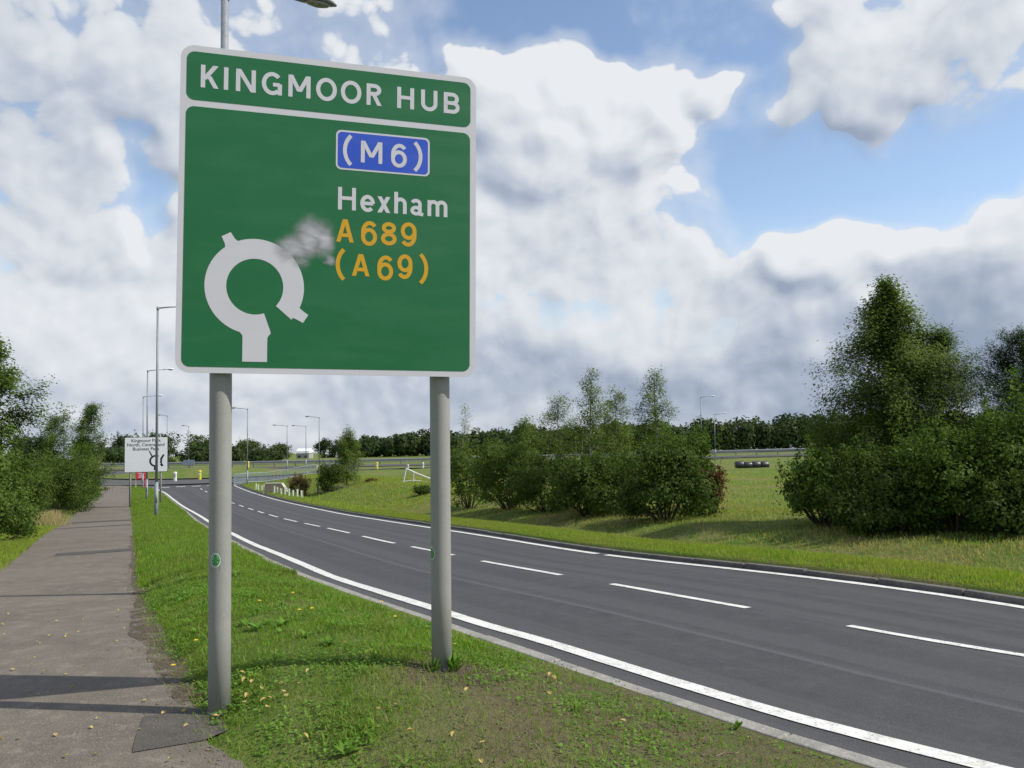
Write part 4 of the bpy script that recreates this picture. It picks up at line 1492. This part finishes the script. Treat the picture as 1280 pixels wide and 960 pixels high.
def tree(x, y, ztop, rw, label, mat, seed, leaf=.06, nbr=46, twigs=9, per=22, prof=None, cb=.18, elev=(.2, .9), droop=.25, lean=(0, 0), wind=0., bark='bark_birch', tr=.05, group=None, cat='tree', name='tree', spread=.085, z=None, lw=.5, extra_stems=0):
    """trunk, limbs placed by a crown profile, twigs, leaves on the twigs"""
    rng = np.random.default_rng(seed)
    leaf, per = leaf * .74, int(per * 1.7)
    z = Txy(x, y) if z is None else z
    h = ztop - z
    t = thing(name, label, cat, (x, y, z), 0, group)
    prof = prof or (lambda f: (1 - f)**.7)
    wig = rng.normal(0, .02, (2, 2)) * h

    def trunk(f):
        return np.array([lean[0] * h * max(f, 0)**1.6 + wig[0, 0] * math.sin(f * 5), lean[1] * h * max(f, 0)**1.6 + wig[0, 1] * math.sin(f * 4 + 1), h * f])
    fs_ = np.linspace(-.03, .995, 34)
    ts = [trunk(f) for f in fs_]
    segs = [(ts, list(np.linspace(tr, tr * .12, 34)))]
    for k in range(extra_stems):
        o = rng.normal(0, .1, 2) * rw
        limbs('stem', [([trunk(f) + np.array([o[0] * (1 + 3 * f), o[1] * (1 + 3 * f), -.04 * h * k * f]) for f in np.linspace(-.03, .8, 26)], list(np.linspace(tr * .8, tr * .15, 26)))], bark, t, 6)
    C, N = [], []
    for i in range(nbr):
        f = cb + (1 - cb) * ((i + rng.random()) / nbr)
        az = i * 2.39996 + rng.normal(0, .35)
        L = rw * prof((f - cb) / (1 - cb)) * (.45 + .7 * rng.random()) + .05
        if rng.random() < .10:
            continue
        ev = elev[0] + (elev[1] - elev[0]) * (f - cb) / (1 - cb) + rng.normal(0, .12)
        d = np.array([math.cos(az) * math.cos(ev), math.sin(az) * math.cos(ev), math.sin(ev)])
        s0 = np.array([np.interp(f, fs_, [q_[c_] for q_ in ts]) for c_ in range(3)])
        pts = []
        for s in np.linspace(0, 1, 5):
            q = s0 + d * L * s + np.array([wind * L * s * s, 0, -droop * L * s * s])
            pts.append(q)
        pts[0] = pts[0] - d * tr * .5
        segs.append((pts, list(np.linspace(tr * .32 * (1.1 - f), .004, 5))))
        nt = max(3, int(twigs * min(1.3, L / .8 + .2)))
        for j in range(nt):
            s = .15 + .9 * rng.random()
            q = s0 + d * L * s + np.array([wind * L * s * s, 0, -droop * L * s * s])
            td = d * .6 + rng.normal(0, .6, 3)
            td[2] -= droop * .7
            td /= np.linalg.norm(td)
            tl = .10 + .24 * L * (1.1 - .5 * s)
            k = per
            fr_ = rng.random((k, 1))
            c = q + td * tl * fr_ + np.array([0, 0, -1.]) * droop * .4 * tl * fr_**2 + rng.normal(0, spread, (k, 3))
            C.append(c)
            N.append(np.tile(d * .5 + np.array([0, 0, .6]), (k, 1)))
    C, N = np.concatenate(C), np.concatenate(N)
    ok = C[:, 2] > .05
    link('crown', leaf_mesh('crown', C[ok], N[ok], leaf, mat, rng, lw, droop), t)
    limbs('trunk', segs, bark, t, 6)
    return t


birch_prof = lambda f: min(1., .55 + 1.6 * f) * max(0, 1 - f)**.5
cone_prof = lambda f: max(0, 1 - f)**.62 + .02
spire_prof = lambda f: min(.52, 1.02 - f)
round_prof = lambda f: math.sqrt(max(.05, 1 - (2 * f - .9)**2 * .8))

# --- planting across the road, middle group
G1 = 'shrubs and birches across the road'
bush(3.34, 18.3, 1.10, 1.22, 'broad dark hawthorn shrub in front of the rust-brown bush', 'leaf_hawthorn', 1, .085, 150, 100, G1, spread=.16)
bush(1.90, 21.2, .65, 1.3, 'wide low dark shrub below the two slim birches', 'leaf_hawthorn', 2, .085, 140, 90, G1)
bush(-.10, 27.0, 1.0, 1.45, 'rounded light green shrub left of the birch clump', 'leaf_hedge', 3, .09, 150, 90, G1, spread=.19)
bush(-1.60, 30.3, .65, 1.3, 'lower shrub beside the thin lone sapling', 'leaf_hedge', 4, .09, 110, 85, G1, spread=.19)
bush(2.75, 23.2, .75, 1.2, 'dense shrub wrapped round the feet of the taller birches', 'leaf_hawthorn', 6, .085, 110, 90, G1)
bush(.95, 24.6, .60, 1.2, 'dark shrub under the leftmost white-stemmed birch', 'leaf_hawthorn', 7, .085, 110, 90, G1)
bush(4.30, 20.4, 1.30, .78, 'tall leafy alder shrub at the pasture end of the group', 'leaf_alder', 8, .08, 110, 95, G1, spread=.15)
rust = bush(4.62, 19.3, .40, .22, 'dead rust-brown bush at the pasture end of the shrubs', 'leaf_rust', 9, .07, 40, 60, None, spread=.12)
tree(2.12, 23.0, 2.90, 1.15, 'tall slim birch, tallest of the middle clump', 'leaf_birch', 11, .075, 50, 9, 20, birch_prof, .12, (.3, 1.1), .35, (.02, 0), .06, group=G1, name='birch_tree')
tree(3.03, 24.5, 2.50, 1.25, 'pale green pointed birch right of the tallest clump birch', 'leaf_birch', 12, .075, 50, 9, 20, cone_prof, .08, (.2, 1.0), .3, (.01, 0), .06, group=G1, name='birch_tree')
tree(1.40, 25.5, 2.20, 1.3, 'white-stemmed birch at the left of the middle clump', 'leaf_birch', 13, .075, 40, 8, 18, birch_prof, .2, (.4, 1.1), .3, (.04, 0), .06, group=G1, name='birch_tree', extra_stems=2, tr=.04)
tree(3.75, 21.8, 2.85, 1.1, 'leaning birch with bare lower stem above the hawthorn', 'leaf_birch', 14, .075, 48, 8, 20, birch_prof, .2, (.2, 1.1), .4, (.02, 0), -.10, group=G1, name='birch_tree')
tree(-1.87, 31.0, 2.15, .55, 'thin lone sapling beyond the second sign post', 'leaf_birch', 15, .07, 26, 6, 14, birch_prof, .3, (.4, 1.1), .2, (0, 0), .06, group=G1, name='birch_tree', tr=.03)
tree(.35, 28.0, 1.55, .8, 'small rounded birch behind the light green shrub', 'leaf_birch', 16, .08, 40, 8, 18, round_prof, .1, (.3, 1.), .2, group=G1, name='birch_tree')

# --- planting across the road, right-hand group
G2 = 'dense planting at the right of the pasture'
tree(7.05, 15.5, 4.05, 2.75, 'tall pointed birch rising above the right-hand thicket', 'leaf_birch', 21, .078, 190, 12, 22, spire_prof, .10, (.25, 1.05), .35, (0, 0), .04, group=G2, name='birch_tree', tr=.07)
tree(7.80, 15.2, 3.10, 2.2, 'feathery larch leaning beside the tall pointed birch', 'leaf_larch', 22, .06, 95, 16, 30, spire_prof, .10, (.1, .8), -.12, (.02, 0), .15, bark='bark_dark', group=G2, name='larch_tree', spread=.06, lw=.3)
tree(9.05, 14.6, 3.0, 2.6, 'dark fir with spiky tiered branches at the road bend', 'leaf_fir', 23, .06, 110, 16, 30, spire_prof, .05, (-.05, .6), -.15, (0, 0), 0, bark='bark_dark', group=G2, name='fir_tree', spread=.055, lw=.3)
bush(5.50, 14.6, 1.02, .85, 'rounded yellowish-green shrub at the pasture end of the thicket', 'leaf_alder', 24, .075, 140, 100, G2, spread=.13)
bush(6.15, 13.5, 1.15, 1.0, 'dark shrub below the tall pointed birch', 'leaf_hawthorn', 25, .075, 150, 105, G2, spread=.14)
bush(6.85, 12.9, 1.42, 1.0, 'broad glossy alder shrub in the middle of the thicket', 'leaf_alder', 26, .075, 150, 105, G2, spread=.14)
bush(7.75, 12.6, 1.75, 1.0, 'tall leafy alder shrub under the spiky fir', 'leaf_alder', 27, .075, 150, 105, G2, spread=.14)
bush(5.65, 13.2, .65, .8, 'low dark shrub hanging over the bank beside the yellowish shrub', 'leaf_hawthorn', 28, .07, 110, 95, G2, spread=.12)
bush(6.4, 15.9, 1.45, .9, 'light birch scrub behind the yellowish-green shrub', 'leaf_birch', 29, .075, 110, 95, G2, spread=.15)
bush(7.3, 11.9, .75, .85, 'low dark shrub at the foot of the leafy alders', 'leaf_hawthorn', 30, .07, 120, 95, G2, spread=.12)
bush(8.6, 11.8, 1.70, .95, 'dense dark shrub at the road bend end of the thicket', 'leaf_hawthorn', 31, .075, 140, 95, G2, spread=.14)

# --- left of the path
G3 = 'hedge planting along the footpath'
tree(-11.7, 17.6, 3.05, 1.25, 'tall wind-swept tree over the hedge beside the path', 'leaf_left', 41, .095, 96, 14, 30, round_prof, .28, (.2, 1.1), .1, (.05, 0), .28, bark='bark_dark', group=G3)
bush(-10.95, 16.4, .85, .80, 'bright leafy bush at the path edge under the wind-swept tree', 'leaf_alder', 42, .08, 150, 100, G3, spread=.15)
bush(-12.1, 16.7, 1.5, .95, 'tall dense bush behind the bright leafy bush', 'leaf_left', 43, .08, 130, 95, G3, spread=.16)
bush(-12.75, 20.4, 1.0, 1.0, 'leafy bush beyond the wind-swept tree', 'leaf_left', 44, .085, 140, 95, G3, spread=.16)
bush(-15.2, 25.2, .6, 1.1, 'rounded bush halfway along the hedge', 'leaf_hedge', 45, .085, 130, 90, G3, spread=.17)
bush(-18.5, 31.8, .25, 1.2, 'dark bush by the pale dry grass tuft', 'leaf_hawthorn', 46, .09, 130, 90, G3, spread=.18)
bush(-20.6, 37.6, .2, 1.35, 'broad dark bush below the swept twin trees', 'leaf_hawthorn', 47, .10, 140, 95, G3, spread=.2)
bush(-25.4, 49.0, -.35, 1.35, 'last low bush before the path meets the roundabout', 'leaf_hawthorn', 48, .11, 130, 90, G3, spread=.22)
bush(-23.0, 43.0, .0, 1.35, 'dark bush between the swept twin trees', 'leaf_hawthorn', 49, .11, 130, 90, G3, spread=.22)
tree(-22.3, 40.0, 2.0, 1.7, 'smaller of two wind-swept trees along the path', 'leaf_left', 50, .11, 54, 9, 20, birch_prof, .1, (.2, 1.1), .0, (.06, 0), .40, bark='bark_dark', group=G3, spread=.11)
tree(-24.0, 46.0, 2.55, 2.0, 'larger of two wind-swept trees along the path', 'leaf_left', 51, .12, 60, 10, 20, birch_prof, .08, (.2, 1.1), .0, (.08, 0), .42, bark='bark_dark', group=G3, spread=.12)

# --- by the railing
tree(-11.4, 57.0, 1.0, 1.35, 'slim birch standing alone by the timber rail fence', 'leaf_birch', 55, .13, 54, 9, 18, birch_prof, .10, (.3, 1.1), .2, (.03, 0), .1, group=None, name='birch_tree', spread=.15)
bush(-12.4, 56.2, -1.1, 1.0, 'dark bush at the foot of the lone slim birch', 'leaf_hawthorn', 56, .12, 70, 70, None, spread=.2)
bush(-15.0, 58.2, -2.1, .85, 'reddish brown brush beside the culvert headwall', 'leaf_brush', 57, .10, 60, 60, None, spread=.2)
bush(-9.6, 56.5, -2.3, .45, 'small rusty bush right of the lone slim birch', 'leaf_rust', 58, .10, 30, 40, None, spread=.15)
bush(-4.35, 40.5, -1.55, .5, 'small dark bush on the bank behind the second sign post', 'leaf_hawthorn', 59, .09, 40, 60, None, spread=.14)

# --- far trees and woods
def far_tree(x, y, ztop, rw, label, mat, seed):
    bush(x, y, ztop, rw, label, mat, seed, .42, 90, 42, 'distant trees beyond the roundabout', 'tree', 'distant_tree', spread=.55, lumps=6, shoots=8)


FT = [(-63.0, 150, .35, 5.4, 'broad rounded distant tree directly behind the white map sign', 0), (-70.5, 151, .2, 3.6, 'distant tree showing left of the white map sign', 0),
      (-57.6, 155, -.45, 4.0, 'flat-topped distant tree right of the white map sign', 1), (-86.2, 150, .2, 3.2, 'distant tree in the gap between the swept bushes', 0),
      (-93, 158, .0, 3.6, 'distant tree showing behind the hedge by the path', 0), (-78.5, 154, -.2, 3.6, 'distant tree behind the swept twin trees', 0),
      (-50.7, 160, -1.5, 3.4, 'light rounded distant tree right of the thick sign post', 1), (-55.2, 150, -1.9, 2.6, 'small distant tree behind the thick sign post', 0),
      (-48.0, 172, -2.6, 2.6, 'small distant tree between the white sheds', 1), (-44.2, 196, -2.3, 3.0, 'distant tree behind the white shed in the gap', 0),
      (-39.2, 186, -2.4, 2.6, 'distant tree beside the low white shed', 0), (-46.6, 136, -2.1, 3.4, 'dark dense distant tree below the light rounded one', 0),
      (-41.2, 138, -2.5, 3.4, 'dark dense distant tree before the green field', 0), (-51.6, 137, -2.2, 2.8, 'dark distant tree partly behind the thick sign post', 0),
      (-60.5, 140, -2.2, 3.4, 'dark low distant tree under the white map sign trees', 0), (-67.0, 140, -2.0, 3.4, 'dark low distant tree left of the map sign posts', 0),
      (-33.5, 168, -1.8, 2.8, 'distant tree just left of the far wood', 0), (-30, 172, -1.6, 2.6, 'distant tree at the near end of the far wood', 0)]
for i, (x, y, zt, r_, lab, mm) in enumerate(FT):
    far_tree(x, y, zt, r_, lab, ('leaf_far', 'leaf_far_light')[mm], 200 + i)


def wood(name, label, x0, x1, y0, tops, seed, n=26000, depth=14):
    """a far wood that reads as one mass"""
    rng = np.random.default_rng(seed)
    cx_ = np.linspace(x0, x1, int((x1 - x0) / 1.3))
    C, N = [], []
    for c in cx_:
        for row in range(3):
            x, y = c + rng.normal(0, .5), y0 + row * depth / 3 + rng.normal(0, 1)
            zb = zr(x, y)
            zt = np.interp(c, *tops) + rng.normal(0, .30) + .2 * row + (.9 * rng.random() if rng.random() < .14 else 0) + .8 * math.sin(c * .55) * math.sin(c * .21 + 1)
            r_ = 1.3 + .7 * rng.random()
            k = n // (3 * len(cx_))
            d = rng.normal(0, 1, (k, 3))
            d /= np.linalg.norm(d, axis=1)[:, None]
            hh = (zt - zb) / 2
            C.append(np.array([x, y, zb + hh]) + d * np.array([r_, r_, hh]) * (.65 + .4 * rng.random((k, 1))))
            N.append(d)
    C, N = np.concatenate(C), np.concatenate(N)
    o = link(name, leaf_mesh(name, C, N, .60, 'leaf_far', rng, .75))
    o['kind'] = 'stuff'
    tag(o, label, 'wood')


wood('far_wood', 'dark far wood behind the crash barrier left of the shrubs', -30, 2, 158, ([-30, -26, -20, -10, 2], [-1.5, -1.1, -.9, -.8, -.3]), 301)
wood('far_wood', 'dark far wood behind the pasture and the black bales', 26, 112, 150, ([26, 40, 46, 52, 60, 75, 112], [.6, .9, 1.1, 2.1, 2.6, 2.2, 2.0]), 302, 42000)
wood('far_wood', 'thin line of dark trees on the skyline behind the shrubs', 0, 30, 156, ([0, 14, 30], [-.3, .3, .7]), 303, 18000)

# ------------------------------------------------------------------ grass
def blades(name, P, Qq, hgt, wid, mat, seed, label, lean=.35, zoff=0.):
    rng = np.random.default_rng(seed)
    n = len(P)
    x, y = XY(P, Qq)
    z = T(P, Qq) + zoff
    h = hgt * (.5 + .9 * rng.random(n))
    w_ = wid * (.6 + .7 * rng.random(n))
    az = rng.random(n) * 2 * math.pi
    la = rng.random(n) * 2 * math.pi
    lm = h * lean * (.3 + 1.2 * rng.random(n))
    dx, dy = np.cos(az) * w_, np.sin(az) * w_
    lx_, ly_ = np.cos(la) * lm, np.sin(la) * lm
    b = np.stack([x, y, z - .006], 1)
    s = np.stack([dx, dy, 0 * dx], 1)
    mid = b + np.stack([lx_ * .35, ly_ * .35, h * .6], 1)
    top = b + np.stack([lx_, ly_, h], 1)
    if wid > .01:
        V_ = np.stack([b - s * .5, b + s * .5, top + s * .16, top - s * .16], 1).reshape(-1, 3)
        o = link(name, mesh_np(name, V_, np.arange(n * 4).reshape(n, 4), mat=mat))
        o['kind'] = 'stuff'
        return tag(o, label, 'grass')
    V_ = np.stack([b - s * .5, b + s * .5, mid + s * .42, mid - s * .42, top + s * .07, top - s * .07], 1).reshape(-1, 3)
    k = np.arange(n)[:, None] * 6
    Qd = np.concatenate([k + np.array([[0, 1, 2, 3]]), k + np.array([[3, 2, 4, 5]])])
    o = link(name, mesh_np(name, V_, Qd, mat=mat))
    o['kind'] = 'stuff'
    tag(o, label, 'grass')
    return o


rg = np.random.default_rng(77)


def scatter(n, p0, p1, fa, fb, dens, pw=1.):
    p = p0 + (p1 - p0) * rg.random(n)**pw
    a, b = fa(p), fb(p)
    q = a + (b - a) * rg.random(n)
    x, y = XY(p, q)
    k = rg.random(n) < dens(p, q, x, y)
    return p[k], q[k]


def bare(x, y):
    """1 on lush turf, lower on the worn soil near the second post and the kerb"""
    n_ = fbm(x * 1.6 + 3, y * 1.6)
    lush = sst(n_, .36, .56)
    return lush


def vd(p, q, x, y):
    t = (q - PR(p)) / (KN(p) - PR(p))
    worn = sst(p, 5.4, 4.4) * sst(q, .9, 1.7) + np.exp(-((x + .30)**2 + (y - 5.0)**2) / .10)
    worn = np.clip(worn, 0, 1)
    return np.clip((.25 + .75 * bare(x, y)) * (1 - .8 * worn) * sst(t, -.10, .06) * (1 - .5 * sst(t, .9, 1.)), 0, 1)


tongue = lambda p: PR(p) - .16 + .0 * p
Pv, Qv = scatter(125000, -.5, 12, tongue, lambda p: KN(p) - .03, vd)
blades('verge_grass', Pv, Qv, .030, .006, 'grass_verge', 1, 'short green grass on the verge between path and kerb', .75)
def td(p, q, x, y):
    return .9 * sst(fbm(x * 2.4 + 11, y * 2.4), .50, .60) * vd(p, q, x, y)
Pt, Qt = scatter(60000, -.5, 11, lambda p: PR(p) + .05, lambda p: KN(p) - .1, td)
blades('grass_tufts', Pt, Qt, .052, .007, 'grass_verge', 2, 'longer tufts of grass standing out of the verge', .55)
Pv, Qv = scatter(60000, 11, 40, lambda p: PR(p) - .05, lambda p: KN(p), lambda p, q, x, y: .25 + .6 * bare(x, y), 1.5)
blades('verge_grass', Pv, Qv, .06, .012, 'grass_verge', 3, 'grass of the verge further along towards the map sign')
Pv, Qv = scatter(26000, 40, 84, lambda p: PR(p) - .05, lambda p: KN(p), lambda p, q, x, y: .9, 1.3)
blades('verge_grass', Pv, Qv, .08, .03, 'grass_verge', 4, 'grass of the verge around the map sign and red board')
# across the road
Pv, Qv = scatter(110000, 1, 34, lambda p: KF(p) + .04, lambda p: KF(p) + 1.25, lambda p, q, x, y: .9, 1.35)
blades('mown_strip_grass', Pv, Qv, .040, .011, 'grass_strip', 5, 'bright mown grass strip behind the far kerb')
Pv, Qv = scatter(120000, 1, 40, lambda p: KF(p) + 1.1, lambda p: KF(p) + 8, lambda p, q, x, y: .35 + .6 * bare(x * .5, y * .5), 1.2)
blades('bank_grass', Pv, Qv, .055, .014, 'grass_bank', 6, 'dry straw-coloured rough grass on the bank below the shrubs', .7)
Pv, Qv = scatter(80000, 12, 62, lambda p: KF(p) + 5, lambda p: KF(p) + 30, lambda p, q, x, y: .8, 1.0)
blades('pasture_grass', Pv, Qv, .065, .03, 'grass_pasture', 7, 'grass of the open pasture behind the bank', .6)
Pv, Qv = scatter(40000, 34, 88, lambda p: KF(p) + .03, lambda p: KF(p) + 9, lambda p, q, x, y: .85, 1.2)
blades('rough_grass', Pv, Qv, .09, .035, 'grass_strip', 8, 'rough grass between the road and the slim birch', .6)
# left of the path
Pv, Qv = scatter(60000, 6, 40, lambda p: PL(p) - 1.6, lambda p: PL(p) + .05, lambda p, q, x, y: .4 + .6 * bare(x, y), 1.4)
blades('path_edge_grass', Pv, Qv, .085, .013, 'grass_strip', 9, 'grass fringe between the hedge and the path')
Pv, Qv = scatter(15000, 40, 84, lambda p: PL(p) - 2.2, lambda p: PL(p) + .05, lambda p, q, x, y: .9, 1.2)
blades('path_edge_grass', Pv, Qv, .12, .04, 'grass_strip', 10, 'grass fringe beside the lower end of the path')
a_, b_ = PQ(-17.0, 30.6)
Pd = a_ + rg.normal(0, .65, 1500)
Qd_ = b_ + rg.normal(0, .22, 1500)
blades('dry_grass_tuft', Pd, Qd_, .42, .014, 'leaf_straw', 11, 'tall pale dry grass tuft at the foot of the hedge', .45)

# clover and plantain matted through the near verge
def cover(n, p0, p1, size, seed, label):
    rng = np.random.default_rng(seed)
    P, Q_ = scatter(n, p0, p1, lambda p: PR(p) - .04, lambda p: KN(p) - .06, lambda p, q, x, y: sst(fbm(x * 1.9 + 31, y * 1.9 + 7), .44, .58) * np.clip(vd(p, q, x, y) + .15, 0, 1))
    x, y = XY(P, Q_)
    C = np.stack([x, y, T(P, Q_) + .004 + .03 * rng.random(len(P))], 1)
    N = np.tile(np.array([0, 0, 1.1]), (len(P), 1))
    o = link('ground_cover', leaf_mesh('ground_cover', C, N, size, 'leaf_weed', rng, .75))
    o['kind'] = 'stuff'
    tag(o, label, 'ground cover')


cover(60000, 2, 11, .021, 61, 'low clover and plantain leaves matted through the verge grass')

# low broad-leaved weeds in the verge
def weed(x, y, r_, seed, label, n=16, up=.5):
    rng = np.random.default_rng(seed)
    z = Txy(x, y)
    t = thing('verge_weed', label, 'weed', (x, y, z), rng.random() * 6, 'broad-leaved weeds on the verge')
    mb = MB()
    for i in range(n):
        a = 2.4 * i + rng.normal(0, .2)
        L = r_ * (.6 + .6 * rng.random())
        e_ = up * (.4 + .9 * rng.random())
        dv = np.array([math.cos(a) * math.cos(e_), math.sin(a) * math.cos(e_), math.sin(e_)])
        sv = np.array([-math.sin(a), math.cos(a), 0]) * L * .16
        b = np.array([0, 0, .0])
        m1 = dv * L * .5 + np.array([0, 0, L * .10])
        tp = dv * L
        mb.add([b - sv * .3, b + sv * .3, m1 + sv, tp, m1 - sv], [(0, 1, 2, 4), (4, 2, 3)])
    mb.build('rosette', 'leaf_weed', t)


k_ = 0
for i in range(46):
    p = 3.0 + 8 * rg.random()
    q = float(PR(p)) + .12 + (float(KN(p) - PR(p)) - .25) * rg.random()
    if p < 5 and q > 1.1 and rg.random() < .75:
        continue
    x, y = XY(p, q)
    weed(x, y, .05 + .05 * rg.random(), 400 + i, 'small broad-leaved weed growing in the verge grass', 12, .6)
for i, (x, y) in enumerate([(-.62, 7.0), (1.16, 4.42)]):
    weed(x, y, .06, 480 + i, 'taller leafy weed sprouting beside the pale kerb', 18, 1.2)
for i in range(3):
    weed(POSTS[1][0] + (.07, -.03, .10)[i], POSTS[1][1] - (.07, .085, .03)[i], (.13, .08, .08)[i], 490 + i, 'weed climbing at the foot of the second grey sign post', 16, 1.3)

# dandelions
for i, (x, y, h) in enumerate([(-1.64, 6.35, .10), (-1.58, 6.5, .085), (-2.3, 6.05, .07), (-2.25, 5.55, .07), (-1.95, 7.4, .08), (-2.1, 6.9, .08), (-.95, 6.6, .07), (-1.2, 7.5, .08)]):
    z = Txy(x, y)
    t = thing('dandelion', 'yellow dandelion flower in the verge grass between the posts and path', 'flower', (x, y, z), i, 'dandelions in the verge')
    MB().tube([(0, 0, -.01), (.004, 0, h * .6), (.01, 0, h)], .0022, 5).build('stalk', 'leaf_weed', t)
    mb = MB()
    for r_, zz in ((.016, h + .002), (.011, h + .006)):
        for j in range(14):
            a = j * 2 * math.pi / 14
            mb.add([(.01, 0, zz), (.01 + r_ * math.cos(a - .14), r_ * math.sin(a - .14), zz + .005), (.01 + r_ * 1.1 * math.cos(a), r_ * 1.1 * math.sin(a), zz + .006), (.01 + r_ * math.cos(a + .14), r_ * math.sin(a + .14), zz + .005)], [(0, 1, 2, 3)])
    mb.build('petals', 'petal_yellow', t)

# fallen leaves, each its own
lm_ = []
for k in range(5):
    rng = np.random.default_rng(600 + k)
    mb = MB()
    nseg = 5
    L, W_ = .030, .010 + .005 * rng.random()
    cu = .008 + .010 * rng.random()
    up_, dn_, md = [], [], []
    for i in range(nseg + 1):
        f = i / nseg
        wv = W_ * math.sin(math.pi * min(1, f * .96 + .04))**.8 + .0008
        zc_ = cu * math.sin(math.pi * f) * .6 + cu * f * f
        md.append((L * (f - .5), 0, zc_))
        up_.append((L * (f - .5), wv, zc_ + .3 * cu + .004))
        dn_.append((L * (f - .5), -wv, zc_ + .35 * cu + .002))
    b = up_ + md + dn_
    n1 = nseg + 1
    mb.add(b, [(i, i + 1, n1 + i + 1, n1 + i) for i in range(nseg)] + [(n1 + i, n1 + i + 1, 2 * n1 + i + 1, 2 * n1 + i) for i in range(nseg)])
    o = mb.build('fallen_leaf', 'leaf_fallen')
    lm_.append(o.data)
    bpy.data.objects.remove(o)


def flat_leaf(p, q, lab, grp, s=1., lift=.0):
    x, y = XY(p, q)
    onpath = PL(p) < q < PR(p) - .03
    z = float(gz(p)) + .012 if onpath else float(T(p, q)) + lift
    o = link('fallen_leaf', lm_[rg.integers(5)])
    o.location = (x, y, z)
    o.rotation_euler = (rg.normal(0, .12), rg.normal(0, .12), rg.random() * 6.28)
    o.scale = (s, s, s)
    tag(o, lab, 'leaf', grp)


for i in range(95):
    p = 3.2 + 6.5 * rg.random()**1.3
    q = -1.5 + 2.0 * rg.random()**.75
    flat_leaf(p, q, 'yellowed fallen leaf lying on the path tarmac', 'fallen leaves on the path', .5 + .5 * rg.random())
for i in range(26):
    p = 3.2 + 2.6 * rg.random()
    q = float(PR(p)) + .05 + 2. * rg.random()
    if q < float(KN(p)) - .05:
        flat_leaf(p, q, 'yellow fallen leaf caught in the verge grass', 'fallen leaves on the verge', .8 + .4 * rg.random(), .02)
for i in range(20):
    a = rg.normal(0, 1, 2)
    p, q = PQ(POSTS[0][0] + .18 + .13 * a[0], POSTS[0][1] - .02 + .10 * a[1])
    flat_leaf(p, q, 'brown and orange fallen leaf gathered by the first sign post', 'fallen leaves at the post foot', .75 + .4 * rg.random(), .02)


# small stones and soil crumbs
def crumbs(name, P, Qq, size, mat, seed, label):
    rng = np.random.default_rng(seed)
    n = len(P)
    x, y = XY(P, Qq)
    pth = (Qq > PL(P)) & (Qq < PR(P))
    z = np.where(pth, gz(P) + .010, T(P, Qq) + .002)
    s = size * (.4 + rng.random(n)**2 * 1.3)
    o8 = np.array([(1, 0, 0), (0, 1, 0), (-1, 0, 0), (0, -1, 0), (0, 0, .4), (0, 0, -.3)])
    V_ = np.stack([x, y, z + s * .2], 1)[:, None, :] + o8[None] * s[:, None, None] * (.6 + .7 * rng.random((n, 6, 1)))
    t8 = np.array([(0, 1, 4), (1, 2, 4), (2, 3, 4), (3, 0, 4), (1, 0, 5), (2, 1, 5), (3, 2, 5), (0, 3, 5)])
    Tt = (np.arange(n)[:, None, None] * 6 + t8[None]).reshape(-1, 3)
    o = link(name, mesh_np(name, V_.reshape(-1, 3), tris=Tt, mat=mat))
    o['kind'] = 'stuff'
    tag(o, label, 'stones')


pa, qa = PQ(-.33, 5.02)
crumbs('soil_crumbs', np.concatenate([pa + rg.normal(0, .16, 700), 2.4 + 3.2 * rg.random(2600)]), np.concatenate([qa + rg.normal(0, .2, 700), 1.2 + 1.7 * rg.random(2600)]), .0055, 'pebble', 21, 'crumbs of soil and small stones on the worn verge')
pe = 3 + 11 * rg.random(2600)
crumbs('path_grit', pe, PR(pe) - np.abs(rg.normal(0, .13, 2600)), .006, 'twig', 22, 'brown grit and leaf mould gathered along the path edge')
# dry sticks
for i, (p, q, L, a) in enumerate([(4.15, -.45, .16, .9), (5.05, 1.85, .22, 2.4), (3.05, 2.45, .13, .3)]):
    x, y = XY(p, q)
    z = float(T(p, q)) + (.022 if i else .016)
    o = MB().tube([(0, 0, 0), (L * .4, .01, .008), (L * .75, -.006, .004), (L, .012, .0)], [.004, .004, .003, .001], 5).build('twig', 'twig')
    o.location = (x, y, z)
    o.rotation_euler = (0, 0, a)
    tag(o, ('dry brown twig lying on the bare path', 'pale dry stick by the foot of the second post', 'short dark stick on the soil near the kerb')[i], 'twig')
